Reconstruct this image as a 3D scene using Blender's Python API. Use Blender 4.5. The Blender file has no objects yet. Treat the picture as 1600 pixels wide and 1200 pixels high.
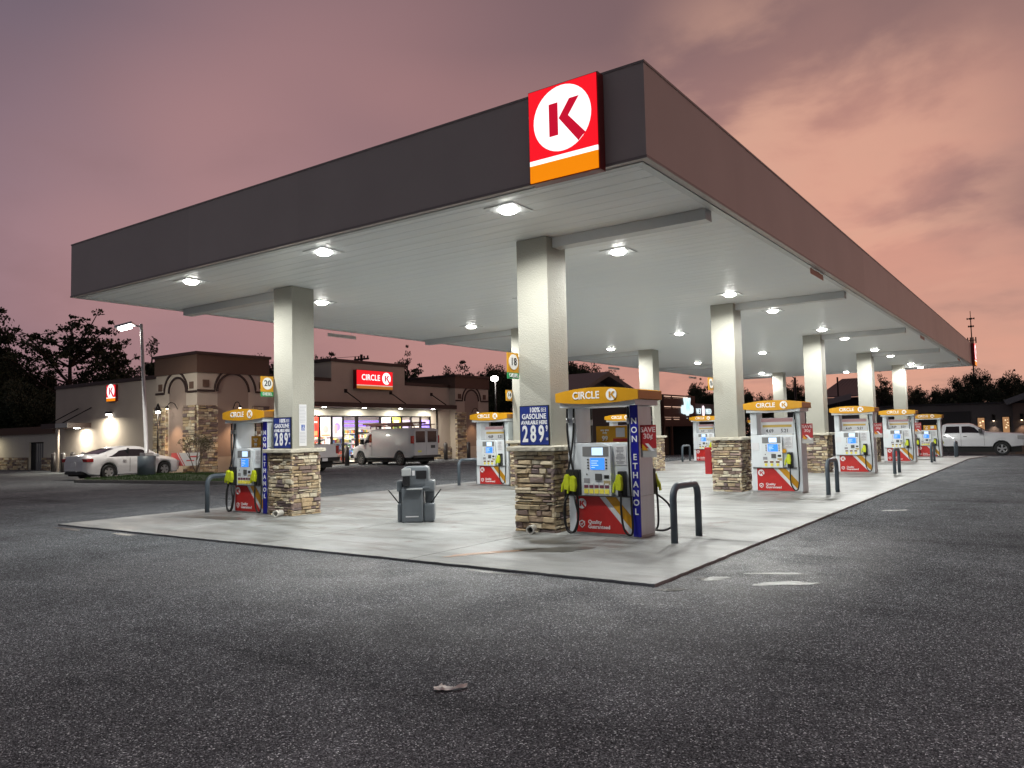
import bpy, bmesh, math, random
from mathutils import Vector, Matrix, Euler
PI = math.pi
R = math.radians
scene = bpy.context.scene
COL = scene.collection

# ------------------------------------------------------------------ camera
cam_data = bpy.data.cameras.new('camera')
cam = bpy.data.objects.new('camera', cam_data)
COL.objects.link(cam)
fwd = Vector((-0.57510461, 0.81557413, 0.0639807)).normalized()
rgt = Vector((0.81620903, 0.57731809, -0.02250873)).normalized()
up = rgt.cross(fwd).normalized()
rgt = fwd.cross(up).normalized()
M = Matrix((rgt, up, -fwd)).transposed().to_4x4()
M.translation = Vector((3.7341, -8.0859, 1.555))
cam.matrix_world = M
cam_data.sensor_fit = 'HORIZONTAL'
cam_data.sensor_width = 36.0
cam_data.lens = 36.0 * 1213.34 / 1600.0
cam_data.clip_end = 2000
cam_data.clip_start = 0.05
scene.camera = cam
scene.view_settings.view_transform = 'Standard'
scene.view_settings.look = 'None'
scene.view_settings.gamma = 1
scene.view_settings.exposure = 0.0
scene.cycles.max_bounces = 6
scene.cycles.diffuse_bounces = 3
scene.cycles.glossy_bounces = 3
scene.cycles.transparent_max_bounces = 8
scene.cycles.sample_clamp_indirect = 4.0
scene.cycles.caustics_reflective = False
scene.cycles.caustics_refractive = False

# ------------------------------------------------------------------ world: dusk sky with lit cloud
world = bpy.data.worlds.new('World')
scene.world = world
world.use_nodes = True
nt = world.node_tree
for n in list(nt.nodes): nt.nodes.remove(n)
def N(t, **kw):
    n = nt.nodes.new(t)
    for k, v in kw.items(): setattr(n, k, v)
    return n
def Lk(a, b): nt.links.new(a, b)
def srgb(r, g, b, k=1.0):
    def f(c):
        c = c / 255.0
        return (c / 12.92 if c <= .04045 else ((c + .055) / 1.055) ** 2.4) * k
    return (f(r), f(g), f(b), 1.0)
wout = N('ShaderNodeOutputWorld'); bg = N('ShaderNodeBackground')
tc = N('ShaderNodeTexCoord')
sep = N('ShaderNodeSeparateXYZ'); Lk(tc.outputs['Generated'], sep.inputs[0])
def mth(op, a, b=None, c=None, clamp=False):
    n = N('ShaderNodeMath', operation=op); n.use_clamp = clamp
    for i, v in enumerate((a, b, c)):
        if v is None: continue
        if isinstance(v, (int, float)): n.inputs[i].default_value = v
        else: Lk(v, n.inputs[i])
    return n.outputs[0]
def ramp(fac, stops, interp='LINEAR'):
    n = N('ShaderNodeValToRGB'); n.color_ramp.interpolation = interp
    e = n.color_ramp.elements
    while len(e) < len(stops): e.new(.5)
    for i, (p, c) in enumerate(stops):
        e[i].position = p; e[i].color = c if len(c) == 4 else (*c, 1)
    if fac is not None: Lk(fac, n.inputs[0])
    return n.outputs[0]
def mixc(f, a, b, mode='MIX'):
    n = N('ShaderNodeMixRGB', blend_type=mode)
    for i, v in enumerate((f, a, b)):
        if isinstance(v, (int, float)): n.inputs[i].default_value = v if i == 0 else (v, v, v, 1)
        elif isinstance(v, tuple): n.inputs[i].default_value = v
        else: Lk(v, n.inputs[i])
    return n.outputs[0]
X, Y, Z = sep.outputs
hl = mth('SQRT', mth('ADD', mth('MULTIPLY', X, X), mth('MULTIPLY', Y, Y)))
ux = mth('DIVIDE', X, mth('MAXIMUM', hl, .01))          # -1 west ... 0 north
u01 = mth('MULTIPLY_ADD', ux, 1.0, 1.0)                   # 0 west, 1 north
el = mth('MULTIPLY', mth('MAXIMUM', Z, 0.0), 2.0, clamp=True)
hor = ramp(u01, [(0.0, srgb(152, 120, 130)), (.12, srgb(160, 122, 127)), (.30, srgb(176, 129, 123)), (.55, srgb(202, 146, 131)), (.8, srgb(218, 164, 143)), (1, srgb(217, 166, 145))])
mid = ramp(u01, [(0.0, srgb(146, 120, 132)), (.12, srgb(155, 125, 131)), (.30, srgb(172, 130, 131)), (.5, srgb(186, 138, 133)), (.75, srgb(200, 146, 133)), (1, srgb(172, 131, 124))])
top = ramp(u01, [(0.0, srgb(108, 98, 112)), (.14, srgb(120, 103, 114)), (.35, srgb(123, 100, 106)), (.55, srgb(125, 100, 103)), (.8, srgb(146, 113, 110)), (1, srgb(146, 114, 110))])
f1 = mth('MULTIPLY', el, 2.0, clamp=True)
f2 = mth('MULTIPLY_ADD', el, 2.2, -1.0, clamp=True)
sky = mixc(f2, mixc(f1, hor, mid), top)
# cloud layer coordinates
den = mth('ADD', mth('MAXIMUM', Z, 0), .22)
cmb = N('ShaderNodeCombineXYZ')
Lk(mth('DIVIDE', X, den), cmb.inputs[0]); Lk(mth('DIVIDE', Y, den), cmb.inputs[1])
def wnoise(scale, detail, rough, dist=0.0, off=(0, 0, 0)):
    mp = N('ShaderNodeMapping'); mp.inputs['Location'].default_value = off
    Lk(cmb.outputs[0], mp.inputs[0])
    n = N('ShaderNodeTexNoise'); n.inputs['Scale'].default_value = scale
    n.inputs['Detail'].default_value = detail; n.inputs['Roughness'].default_value = rough
    n.inputs['Distortion'].default_value = dist
    Lk(mp.outputs[0], n.inputs['Vector']); return n.outputs['Fac']
n1 = wnoise(1.7, 7, .55, .2, (4.2, 1.7, 0))
n2 = wnoise(2.6, 7, .52, .3, (7.2, 2.7, 0))
n3 = wnoise(.6, 3, .5, 0, (1.2, 5.7, 0))
def rngm(v, a, b):
    n = N('ShaderNodeMapRange'); n.interpolation_type = 'SMOOTHSTEP'
    Lk(v, n.inputs[0]); n.inputs[1].default_value = a; n.inputs[2].default_value = b
    return n.outputs[0]
# peach glow around the break in the cloud
nrm = N('ShaderNodeVectorMath', operation='NORMALIZE'); Lk(tc.outputs['Generated'], nrm.inputs[0])
def glow(d, a, b):
    dp = N('ShaderNodeVectorMath', operation='DOT_PRODUCT'); Lk(nrm.outputs[0], dp.inputs[0]); dp.inputs[1].default_value = Vector(d).normalized()
    return rngm(dp.outputs['Value'], a, b)
g1 = glow((-.24, .92, .29), .96, .999)
g2 = glow((-.10, .98, .14), .94, 1.0)
g3 = glow((-.70, .68, .20), .90, 1.0)
right = rngm(u01, .28, .75)
amp = mth('MULTIPLY_ADD', right, .50, .50)
dark = mth('MULTIPLY', rngm(n1, .50, .72), mth('MULTIPLY', amp, .45))
sky = mixc(dark, sky, srgb(122, 97, 100))
sky = mixc(mth('MULTIPLY', mth('MULTIPLY', g1, rngm(n2, .42, .66)), .75), sky, srgb(238, 184, 158))
sky = mixc(mth('MULTIPLY', mth('MULTIPLY', g3, rngm(n3, .30, .62)), .6), sky, srgb(190, 141, 137))
sky = mixc(mth('MULTIPLY', mth('MULTIPLY', g2, rngm(n1, .62, .36)), .35), sky, srgb(232, 164, 142))
sky = mixc(mth('MULTIPLY', rngm(n2, .52, .75), mth('MULTIPLY', amp, .30)), sky, srgb(134, 106, 106))
sky = mixc(mth('MULTIPLY', rngm(n3, .45, .7), .06), sky, srgb(186, 138, 140))
# behind the camera the overcast is dim mauve
back = rngm(Y, .05, -.35)
sky = mixc(back, sky, srgb(92, 91, 99))
# a trace of the physical twilight sky
st = N('ShaderNodeTexSky'); st.sky_type = 'NISHITA'; st.sun_disc = False
st.sun_elevation = R(1.0); st.sun_rotation = R(-12)
skyadd = mixc(.0015, sky, st.outputs[0], 'ADD')
Lk(skyadd, bg.inputs[0]); bg.inputs[1].default_value = 1.0
Lk(bg.outputs[0], wout.inputs[0])

# ------------------------------------------------------------------ materials
MATS = {}
def mat(name, col, rough=.6, metal=0.0, emit=None, es=0.0, bump=0.0, bscale=40.0, var=0.0, vscale=3.0, spec=None, coat=0.0, streak=0.0):
    if name in MATS: return MATS[name]
    m = bpy.data.materials.new(name); m.use_nodes = True
    t = m.node_tree; b = t.nodes['Principled BSDF']
    c = (*col[:3], 1)
    b.inputs['Base Color'].default_value = c
    b.inputs['Roughness'].default_value = rough
    b.inputs['Metallic'].default_value = metal
    if spec is not None: b.inputs['Specular IOR Level'].default_value = spec
    if coat: b.inputs['Coat Weight'].default_value = coat; b.inputs['Coat Roughness'].default_value = .05
    if emit is not None:
        b.inputs['Emission Color'].default_value = (*emit[:3], 1); b.inputs['Emission Strength'].default_value = es
    tcn = t.nodes.new('ShaderNodeTexCoord')
    if var or streak:
        n = t.nodes.new('ShaderNodeTexNoise'); n.inputs['Scale'].default_value = vscale; n.inputs['Detail'].default_value = 8; n.inputs['Roughness'].default_value = .62
        mp = t.nodes.new('ShaderNodeMapping')
        if streak: mp.inputs['Scale'].default_value = (1, 1, .12)
        t.links.new(tcn.outputs['Object'], mp.inputs[0]); t.links.new(mp.outputs[0], n.inputs['Vector'])
        r = t.nodes.new('ShaderNodeValToRGB')
        v = max(var, streak)
        r.color_ramp.elements[0].position = .3; r.color_ramp.elements[0].color = tuple(max(0, x * (1 - v)) for x in col[:3]) + (1,)
        r.color_ramp.elements[1].position = .7; r.color_ramp.elements[1].color = tuple(min(1, x * (1 + v * .5)) for x in col[:3]) + (1,)
        t.links.new(n.outputs['Fac'], r.inputs[0]); t.links.new(r.outputs[0], b.inputs['Base Color'])
        rr = t.nodes.new('ShaderNodeMapRange'); rr.inputs[3].default_value = max(.02, rough - .1); rr.inputs[4].default_value = min(1, rough + .1)
        t.links.new(n.outputs['Fac'], rr.inputs[0]); t.links.new(rr.outputs[0], b.inputs['Roughness'])
    if bump:
        n = t.nodes.new('ShaderNodeTexNoise'); n.inputs['Scale'].default_value = bscale; n.inputs['Detail'].default_value = 5
        t.links.new(tcn.outputs['Object'], n.inputs['Vector'])
        bp = t.nodes.new('ShaderNodeBump'); bp.inputs['Strength'].default_value = bump; bp.inputs['Distance'].default_value = .02
        t.links.new(n.outputs['Fac'], bp.inputs['Height']); t.links.new(bp.outputs[0], b.inputs['Normal'])
    MATS[name] = m
    return m

cream = mat('cream stucco', (.395, .385, .335), .85, bump=.55, bscale=45, var=.10, vscale=1.2)
white_p = mat('white enamel', (.74, .78, .81), .35, var=.10, vscale=4, streak=.10)
grey_p = mat('light grey enamel', (.72, .79, .81), .32, streak=.12, vscale=5)
bezel = mat('dark grey bezel', (.10, .10, .10), .4)
black_r = mat('black rubber', (.012, .012, .012), .45)
black_p = mat('black plastic', (.02, .02, .022), .35)
gold = mat('golden yellow panel', (.62, .30, .010), .35, var=.08, vscale=6)
goldside = mat('faded gold side panel', (.42, .20, .06), .35, metal=.3)
red = mat('red panel', (.52, .022, .02), .35, var=.12, vscale=5)
darkred = mat('dark red panel', (.38, .02, .025), .4)
blue_sg = mat('navy blue sign face', (.012, .03, .20), .4, var=.15, vscale=6)
blue_st = mat('royal blue strip', (.012, .012, .30), .35, var=.1, vscale=4)
white_t = mat('white lettering', (.85, .85, .86), .5)
grey_t = mat('grey printed lettering', (.30, .30, .32), .6)
dark_t = mat('dark lettering', (.02, .02, .025), .5)
paper = mat('printed white sheet', (.72, .72, .74), .6)
yellow_noz = mat('bright yellow nozzle cover', (.62, .70, .02), .45, var=.15, vscale=25)
btn_y = mat('yellow grade button', (.75, .66, .08), .4, emit=(.9, .8, .1), es=.12)
screen_b = mat('lit blue screen', (.02, .1, .5), .2, emit=(.06, .30, 1.0), es=1.0)
screen_w = mat('lit display', (.5, .6, .7), .2, emit=(.55, .75, 1.0), es=.95)
steel = mat('galvanised steel', (.5, .5, .5), .35, metal=.9)
slate_pipe = mat('slate grey painted steel', (.09, .115, .14), .42, var=.15, vscale=8)
green_s = mat('green sign face', (.03, .30, .10), .45)
ringw = mat('white sign disc', (.85, .85, .82), .5)
glassd = mat('tinted vehicle glass', (.012, .012, .016), .06, spec=.6)
tyre_m = mat('tyre rubber', (.012, .012, .013), .7)
rim_m = mat('alloy wheel', (.45, .45, .46), .3, metal=.8)
carw = mat('white car paint', (.66, .66, .68), .28, coat=.6)
vanw = mat('dusty white van paint', (.42, .42, .44), .4, var=.08, vscale=2, coat=.2)
under = mat('vehicle underbody', (.01, .01, .01), .8)
tail_m = mat('red tail lamp', (.30, .01, .01), .2, coat=.5)
head_m = mat('clear headlamp', (.5, .5, .5), .12, metal=.4)
chrome = mat('chrome trim', (.6, .6, .6), .12, metal=1)
stucco_store = mat('tan painted stucco', (.56, .475, .40), .88, bump=.3, bscale=30, var=.08, vscale=.7)
brown_cap = mat('dark brown metal coping', (.045, .022, .018), .5)
brown_band = mat('brown stucco band', (.13, .075, .055), .85, bump=.2, bscale=30, var=.08)
trim_b = mat('dark brown foam trim', (.035, .018, .016), .6)
store_white = mat('cream storefront wall', (.62, .58, .50), .8, bump=.2, bscale=30, var=.06)
dark_frame = mat('bronze aluminium frame', (.012, .010, .010), .4, metal=.5)
red_lit = mat('lit red sign face', (.4, .0, .0), .3, emit=(1.0, .008, .02), es=.95)
gold_lit = mat('lit gold sign face', (.5, .25, .0), .3, emit=(1.0, .27, .0), es=.9)
white_lit = mat('lit white sign face', (.8, .8, .8), .3, emit=(1, 1, 1), es=1.25)
lamp_lit = mat('glowing lamp lens', (.8, .8, .8), .3, emit=(1.0, .985, .93), es=42)
lamp_warm = mat('warm glowing lamp lens', (.8, .7, .6), .3, emit=(1.0, .8, .55), es=12)
kred = mat('sign red lettering face', (.30, .0, .01), .3, emit=(.62, .004, .03), es=.9)

def fascia_paint():
    m = bpy.data.materials.new('fascia paint'); m.use_nodes = True; t = m.node_tree; b = t.nodes['Principled BSDF']
    tcn = t.nodes.new('ShaderNodeTexCoord'); br = t.nodes.new('ShaderNodeMapping'); br.inputs['Scale'].default_value = (1 / 3.05, 1 / 3.05, 0)
    t.links.new(tcn.outputs['Object'], br.inputs[0])
    fl = t.nodes.new('ShaderNodeVectorMath'); fl.operation = 'FLOOR'; t.links.new(br.outputs[0], fl.inputs[0])
    wn = t.nodes.new('ShaderNodeTexWhiteNoise'); t.links.new(fl.outputs[0], wn.inputs['Vector'])
    n = t.nodes.new('ShaderNodeTexNoise'); n.inputs['Scale'].default_value = .8; n.inputs['Detail'].default_value = 5; t.links.new(tcn.outputs['Object'], n.inputs['Vector'])
    ad = t.nodes.new('ShaderNodeMath'); ad.operation = 'MULTIPLY_ADD'; t.links.new(wn.outputs['Value'], ad.inputs[0]); ad.inputs[1].default_value = .35
    mu = t.nodes.new('ShaderNodeMath'); mu.operation = 'MULTIPLY'; t.links.new(n.outputs['Fac'], mu.inputs[0]); mu.inputs[1].default_value = .65; t.links.new(mu.outputs[0], ad.inputs[2])
    r = t.nodes.new('ShaderNodeValToRGB'); r.color_ramp.elements[0].position = .2; r.color_ramp.elements[0].color = (.485, .425, .39, 1); r.color_ramp.elements[1].position = .8; r.color_ramp.elements[1].color = (.59, .52, .475, 1)
    t.links.new(ad.outputs[0], r.inputs[0]); t.links.new(r.outputs[0], b.inputs['Base Color'])
    b.inputs['Roughness'].default_value = .42; b.inputs['Specular IOR Level'].default_value = .4
    n2_ = t.nodes.new('ShaderNodeTexNoise'); n2_.inputs['Scale'].default_value = .9; n2_.inputs['Detail'].default_value = 2; t.links.new(tcn.outputs['Object'], n2_.inputs['Vector'])
    bp = t.nodes.new('ShaderNodeBump'); bp.inputs['Strength'].default_value = .25; bp.inputs['Distance'].default_value = .06; t.links.new(n2_.outputs['Fac'], bp.inputs['Height']); t.links.new(bp.outputs[0], b.inputs['Normal'])
    return m
fascia_m = fascia_paint()
def attr_mat(name, rough=.85, nscale=9, bump=.6, amt=.35):
    m = bpy.data.materials.new(name); m.use_nodes = True; t = m.node_tree; b = t.nodes['Principled BSDF']
    a = t.nodes.new('ShaderNodeAttribute'); a.attribute_name = 'tone'
    tcn = t.nodes.new('ShaderNodeTexCoord')
    n = t.nodes.new('ShaderNodeTexNoise'); n.inputs['Scale'].default_value = nscale; n.inputs['Detail'].default_value = 8; n.inputs['Roughness'].default_value = .7
    t.links.new(tcn.outputs['Object'], n.inputs['Vector'])
    r = t.nodes.new('ShaderNodeMapRange'); r.inputs[1].default_value = .3; r.inputs[2].default_value = .7; r.inputs[3].default_value = 1 - amt; r.inputs[4].default_value = 1 + amt * .6
    t.links.new(n.outputs['Fac'], r.inputs[0])
    mx = t.nodes.new('ShaderNodeMixRGB'); mx.blend_type = 'MULTIPLY'; mx.inputs[0].default_value = 1
    t.links.new(a.outputs['Color'], mx.inputs[1]); t.links.new(r.outputs[0], mx.inputs[2]); t.links.new(mx.outputs[0], b.inputs['Base Color'])
    b.inputs['Roughness'].default_value = rough
    bp = t.nodes.new('ShaderNodeBump'); bp.inputs['Strength'].default_value = bump; bp.inputs['Distance'].default_value = .03
    t.links.new(n.outputs['Fac'], bp.inputs['Height']); t.links.new(bp.outputs[0], b.inputs['Normal'])
    return m
stone_m = attr_mat('stacked ledge stone')
plain_tone = attr_mat('assorted goods', .5, 20, .0, .25)

# ------------------------------------------------------------------ mesh helpers
def finish(name, bm, m, parent=None, smooth=False, bevel=0.0):
    if bevel:
        bmesh.ops.bevel(bm, geom=[e for e in bm.edges], offset=bevel, segments=2, affect='EDGES', profile=.6, clamp_overlap=True)
    me = bpy.data.meshes.new(name); bm.to_mesh(me); bm.free()
    if isinstance(m, (list, tuple)):
        for k in m: me.materials.append(k)
    elif m: me.materials.append(m)
    if smooth:
        for p in me.polygons: p.use_smooth = True
    o = bpy.data.objects.new(name, me); COL.objects.link(o)
    if parent: o.parent = parent
    return o
def tag(o, label=None, cat=None, group=None, kind=None):
    if label: o['label'] = label
    if cat: o['category'] = cat
    if group: o['group'] = group
    if kind: o['kind'] = kind
    return o
def thing(name, label, cat, loc=(0, 0, 0), rz=0, group=None):
    o = bpy.data.objects.new(name, None); COL.objects.link(o); o.empty_display_size = .3
    o.location = loc; o.rotation_euler = (0, 0, rz)
    return tag(o, label, cat, group)
def kids(o): return [c for c in bpy.data.objects if c.parent == o]
def dup(o, loc, rz=None, label=None, group=None, skip=()):
    r = o.copy(); COL.objects.link(r); r.location = loc
    if rz is not None: r.rotation_euler = (0, 0, rz)
    if label: r['label'] = label
    if group: r['group'] = group
    for ch in kids(o):
        if ch.name.split('.')[0] in skip: continue
        c = ch.copy(); COL.objects.link(c); c.parent = r
        for g in kids(ch):
            d = g.copy(); COL.objects.link(d); d.parent = c
    return r
def box(bm, x0, x1, y0, y1, z0, z1, mi=0, M4=None):
    vs = [bm.verts.new((x, y, z)) for x in (x0, x1) for y in (y0, y1) for z in (z0, z1)]
    if M4 is not None:
        for v in vs: v.co = M4 @ v.co
    fs = [(0, 1, 3, 2), (4, 6, 7, 5), (0, 4, 5, 1), (2, 3, 7, 6), (0, 2, 6, 4), (1, 5, 7, 3)]
    out = []
    for f in fs:
        a = bm.faces.new([vs[i] for i in f]); a.material_index = mi; out.append(a)
    return out
def B(name, x0, x1, y0, y1, z0, z1, m, parent=None, bevel=0.0):
    bm = bmesh.new(); box(bm, x0, x1, y0, y1, z0, z1); bmesh.ops.recalc_face_normals(bm, faces=bm.faces)
    return finish(name, bm, m, parent, bevel=bevel)
def tube(bm, pts, r, seg=10, r2=None, cap=True):
    pts = [Vector(p) for p in pts]; rings = []
    n = len(pts); prev = None
    for i, p in enumerate(pts):
        d = (pts[min(i + 1, n - 1)] - pts[max(i - 1, 0)]).normalized()
        if prev is None:
            a = d.cross(Vector((0, 0, 1)));
            if a.length < .1: a = d.cross(Vector((1, 0, 0)))
            a.normalize()
        else:
            a = (prev - d * prev.dot(d)).normalized()
        prev = a; b = d.cross(a)
        rr = r if r2 is None else r + (r2 - r) * i / (n - 1)
        rings.append([bm.verts.new(p + a * rr * math.cos(2 * PI * k / seg) + b * rr * math.sin(2 * PI * k / seg)) for k in range(seg)])
    for i in range(n - 1):
        for k in range(seg):
            f = bm.faces.new((rings[i][k], rings[i][(k + 1) % seg], rings[i + 1][(k + 1) % seg], rings[i + 1][k])); f.smooth = True
    if cap:
        bm.faces.new(rings[0]); bm.faces.new(list(reversed(rings[-1])))
def smooth_path(pts, n=8):
    P = [Vector(p) for p in pts]; out = []
    for i in range(len(P) - 1):
        p0 = P[max(i - 1, 0)]; p1 = P[i]; p2 = P[i + 1]; p3 = P[min(i + 2, len(P) - 1)]
        for k in range(n):
            t = k / n
            out.append(.5 * ((2 * p1) + (-p0 + p2) * t + (2 * p0 - 5 * p1 + 4 * p2 - p3) * t * t + (-p0 + 3 * p1 - 3 * p2 + p3) * t ** 3))
    out.append(P[-1]); return out
def T(name, pts, r, m, parent=None, seg=10, r2=None):
    bm = bmesh.new(); tube(bm, pts, r, seg, r2); bmesh.ops.recalc_face_normals(bm, faces=bm.faces)
    return finish(name, bm, m, parent)
def prism(bm, pts2, y0, y1, mp=None, mi=0):
    """polygon in local (x,z) extruded along y; mp maps a vector"""
    mp = mp or (lambda v: v)
    a = [bm.verts.new(mp(Vector((x, y0, z)))) for x, z in pts2]; b = [bm.verts.new(mp(Vector((x, y1, z)))) for x, z in pts2]
    fs = [bm.faces.new(a), bm.faces.new(list(reversed(b)))]
    n = len(a)
    for i in range(n): fs.append(bm.faces.new((a[i], b[i], b[(i + 1) % n], a[(i + 1) % n])))
    for f in fs: f.material_index = mi
    return fs
def PR(name, pts2, y0, y1, m, parent=None, mp=None):
    bm = bmesh.new(); prism(bm, pts2, y0, y1, mp); bmesh.ops.recalc_face_normals(bm, faces=bm.faces)
    return finish(name, bm, m, parent)
def circ(cx, cz, r, n=40): return [(cx + r * math.cos(2 * PI * i / n), cz + r * math.sin(2 * PI * i / n)) for i in range(n)]
TXT = {}
def text_mesh(body, size, bold=0.0, ext=.003, sx=1.0, align='CENTER', sp=1.0):
    key = (body, size, bold, ext, sx, align, sp)
    if key in TXT: return TXT[key]
    c = bpy.data.curves.new('lettering', 'FONT'); c.body = body; c.size = size; c.offset = bold * size; c.extrude = ext; c.align_x = align; c.align_y = 'CENTER'
    c.space_character = sp; c.space_line = .9; c.resolution_u = 3
    o = bpy.data.objects.new('lettering', c); COL.objects.link(o)
    dg = bpy.context.evaluated_depsgraph_get()
    me = bpy.data.meshes.new_from_object(o.evaluated_get(dg))
    bpy.data.objects.remove(o); bpy.data.curves.remove(c)
    me.name = 'lettering'
    me.transform(Matrix.Diagonal((sx, 1, 1, 1)))
    me.transform(Matrix.Rotation(PI / 2, 4, 'X'))      # reads from -Y
    TXT[key] = me; return me
def text(body, size, loc, m, parent=None, rz=0.0, bold=.02, ext=.003, sx=1.0, align='CENTER', sp=1.0, name='lettering'):
    me = text_mesh(body, size, bold, ext, sx, align, sp).copy()
    me.materials.clear(); me.materials.append(m)
    me.transform(Matrix.Translation(loc) @ Matrix.Rotation(rz, 4, 'Z'))
    o = bpy.data.objects.new(name, me); COL.objects.link(o)
    if parent: o.parent = parent
    return o
KP = [[(-.44, -.5), (-.13, -.5), (-.13, .5), (-.44, .5)], [(-.10, 0), (.56, -.83), (.80, -.62), (.23, .02), (.61, .52), (.28, .52)]]
def k_logo(cx, cz, r, y, disc_m, k_m, parent, rz=0.0, org=(0, 0, 0), th=.006):
    """white disc with the K cut into it, facing -Y"""
    Mx = Matrix.Translation(org) @ Matrix.Rotation(rz, 4, 'Z'); mp = lambda v: Mx @ v
    bm = bmesh.new(); prism(bm, circ(cx, cz, r), y - th, y, mp, 0)
    for poly in KP: prism(bm, [(cx + r * a, cz + r * b) for a, b in poly], y - 2 * th, y - th * .5, mp, 1)
    bmesh.ops.recalc_face_normals(bm, faces=bm.faces)
    return finish('logo', bm, [disc_m, k_m], parent)
TONES = [(.56, .44, .28), (.66, .56, .40), (.48, .36, .22), (.29, .21, .18), (.22, .165, .16), (.42, .31, .22), (.60, .51, .37), (.72, .65, .50)]
def stone_face(bm, lay, o, u, n, W, H, rng, hmin=.035, hmax=.10, wmin=.07, wmax=.28, pro=.05, warm=1.0):
    o, u, n = Vector(o), Vector(u), Vector(n); z = 0.0
    while z < H - .01:
        h = min(rng.uniform(hmin, hmax), H - z)
        if H - z - h < .03: h = H - z
        x = 0.0; base = rng.random()
        while x < W - .01:
            w = min(rng.uniform(wmin, wmax) * (1.3 - .4 * rng.random()), W - x)
            if W - x - w < wmin * .6: w = W - x
            p = rng.uniform(.3, 1.0) * pro; g = .006; c = min(.012, h * .2)
            tone = list(TONES[rng.choice((0, 0, 1, 1, 2, 3, 4, 5, 6, 7, 3))]); k = rng.uniform(.8, 1.2)
            tone = [min(1, t * k) for t in tone] + [1]
            hz = h * rng.uniform(.84, 1.04)
            q = []
            for (a, b) in ((x + g, z + g), (x + w - g, z + g), (x + w - g, z + hz - g), (x + g, z + hz - g)):
                q.append((a + rng.uniform(-.008, .008), b + rng.uniform(-.008, .008)))
            back = [bm.verts.new(o + u * a + Vector((0, 0, b)) - n * .02) for a, b in q]
            mx = sum(a for a, b in q) / 4; mz = sum(b for a, b in q) / 4
            mid = [bm.verts.new(o + u * a + Vector((0, 0, b)) + n * (p - c)) for a, b in q]
            fr = [bm.verts.new(o + u * (a + (mx - a) * min(.9, c / (w * .5)) ) + Vector((0, 0, b + (mz - b) * min(.9, c / (h * .5)))) + n * (p + rng.uniform(-.012, .010))) for a, b in q]
            fs = [bm.faces.new(fr)]
            for i in range(4):
                j = (i + 1) % 4
                fs.append(bm.faces.new((back[i], back[j], mid[j], mid[i]))); fs.append(bm.faces.new((mid[i], mid[j], fr[j], fr[i])))
            for f in fs:
                for l in f.loops: l[lay] = tone
            x += w
        z += h
def stone_block(name, parent, x0, x1, y0, y1, z0, z1, seed, sides='SENW', **kw):
    rng = random.Random(seed); bm = bmesh.new(); lay = bm.loops.layers.float_color.new('tone')
    for f in box(bm, x0 + .004, x1 - .004, y0 + .004, y1 - .004, z0, z1):
        for l in f.loops: l[lay] = (.20, .165, .13, 1)
    H = z1 - z0; e = kw.get('pro', .045) * .7
    if 'S' in sides: stone_face(bm, lay, (x0 - e, y0, z0), (1, 0, 0), (0, -1, 0), x1 - x0 + 2 * e, H, rng, **kw)
    if 'E' in sides: stone_face(bm, lay, (x1, y0 - e, z0), (0, 1, 0), (1, 0, 0), y1 - y0 + 2 * e, H, rng, **kw)
    if 'N' in sides: stone_face(bm, lay, (x1 + e, y1, z0), (-1, 0, 0), (0, 1, 0), x1 - x0 + 2 * e, H, rng, **kw)
    if 'W' in sides: stone_face(bm, lay, (x0, y1 + e, z0), (0, -1, 0), (-1, 0, 0), y1 - y0 + 2 * e, H, rng, **kw)
    bmesh.ops.recalc_face_normals(bm, faces=bm.faces)
    return finish(name, bm, stone_m, parent)
def area_light(name, parent, loc, power, size, col=(1, 1, 1), rot=(0, 0, 0), shape='DISK', spread=PI, size_y=None):
    l = bpy.data.lights.new(name, 'AREA'); l.energy = power; l.shape = shape; l.size = size; l.color = col; l.spread = spread
    if size_y: l.size_y = size_y
    o = bpy.data.objects.new(name, l); COL.objects.link(o); o.location = loc; o.rotation_euler = rot
    if parent: o.parent = parent
    return o
def point_light(name, parent, loc, power, r=.05, col=(1, 1, 1)):
    l = bpy.data.lights.new(name, 'POINT'); l.energy = power; l.shadow_soft_size = r; l.color = col
    o = bpy.data.objects.new(name, l); COL.objects.link(o); o.location = loc
    if parent: o.parent = parent
    return o
def gz(y): return -.03 - .025 * max(0.0, y - 32.0) if y < 75 else -.03 - .025 * 43

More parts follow.
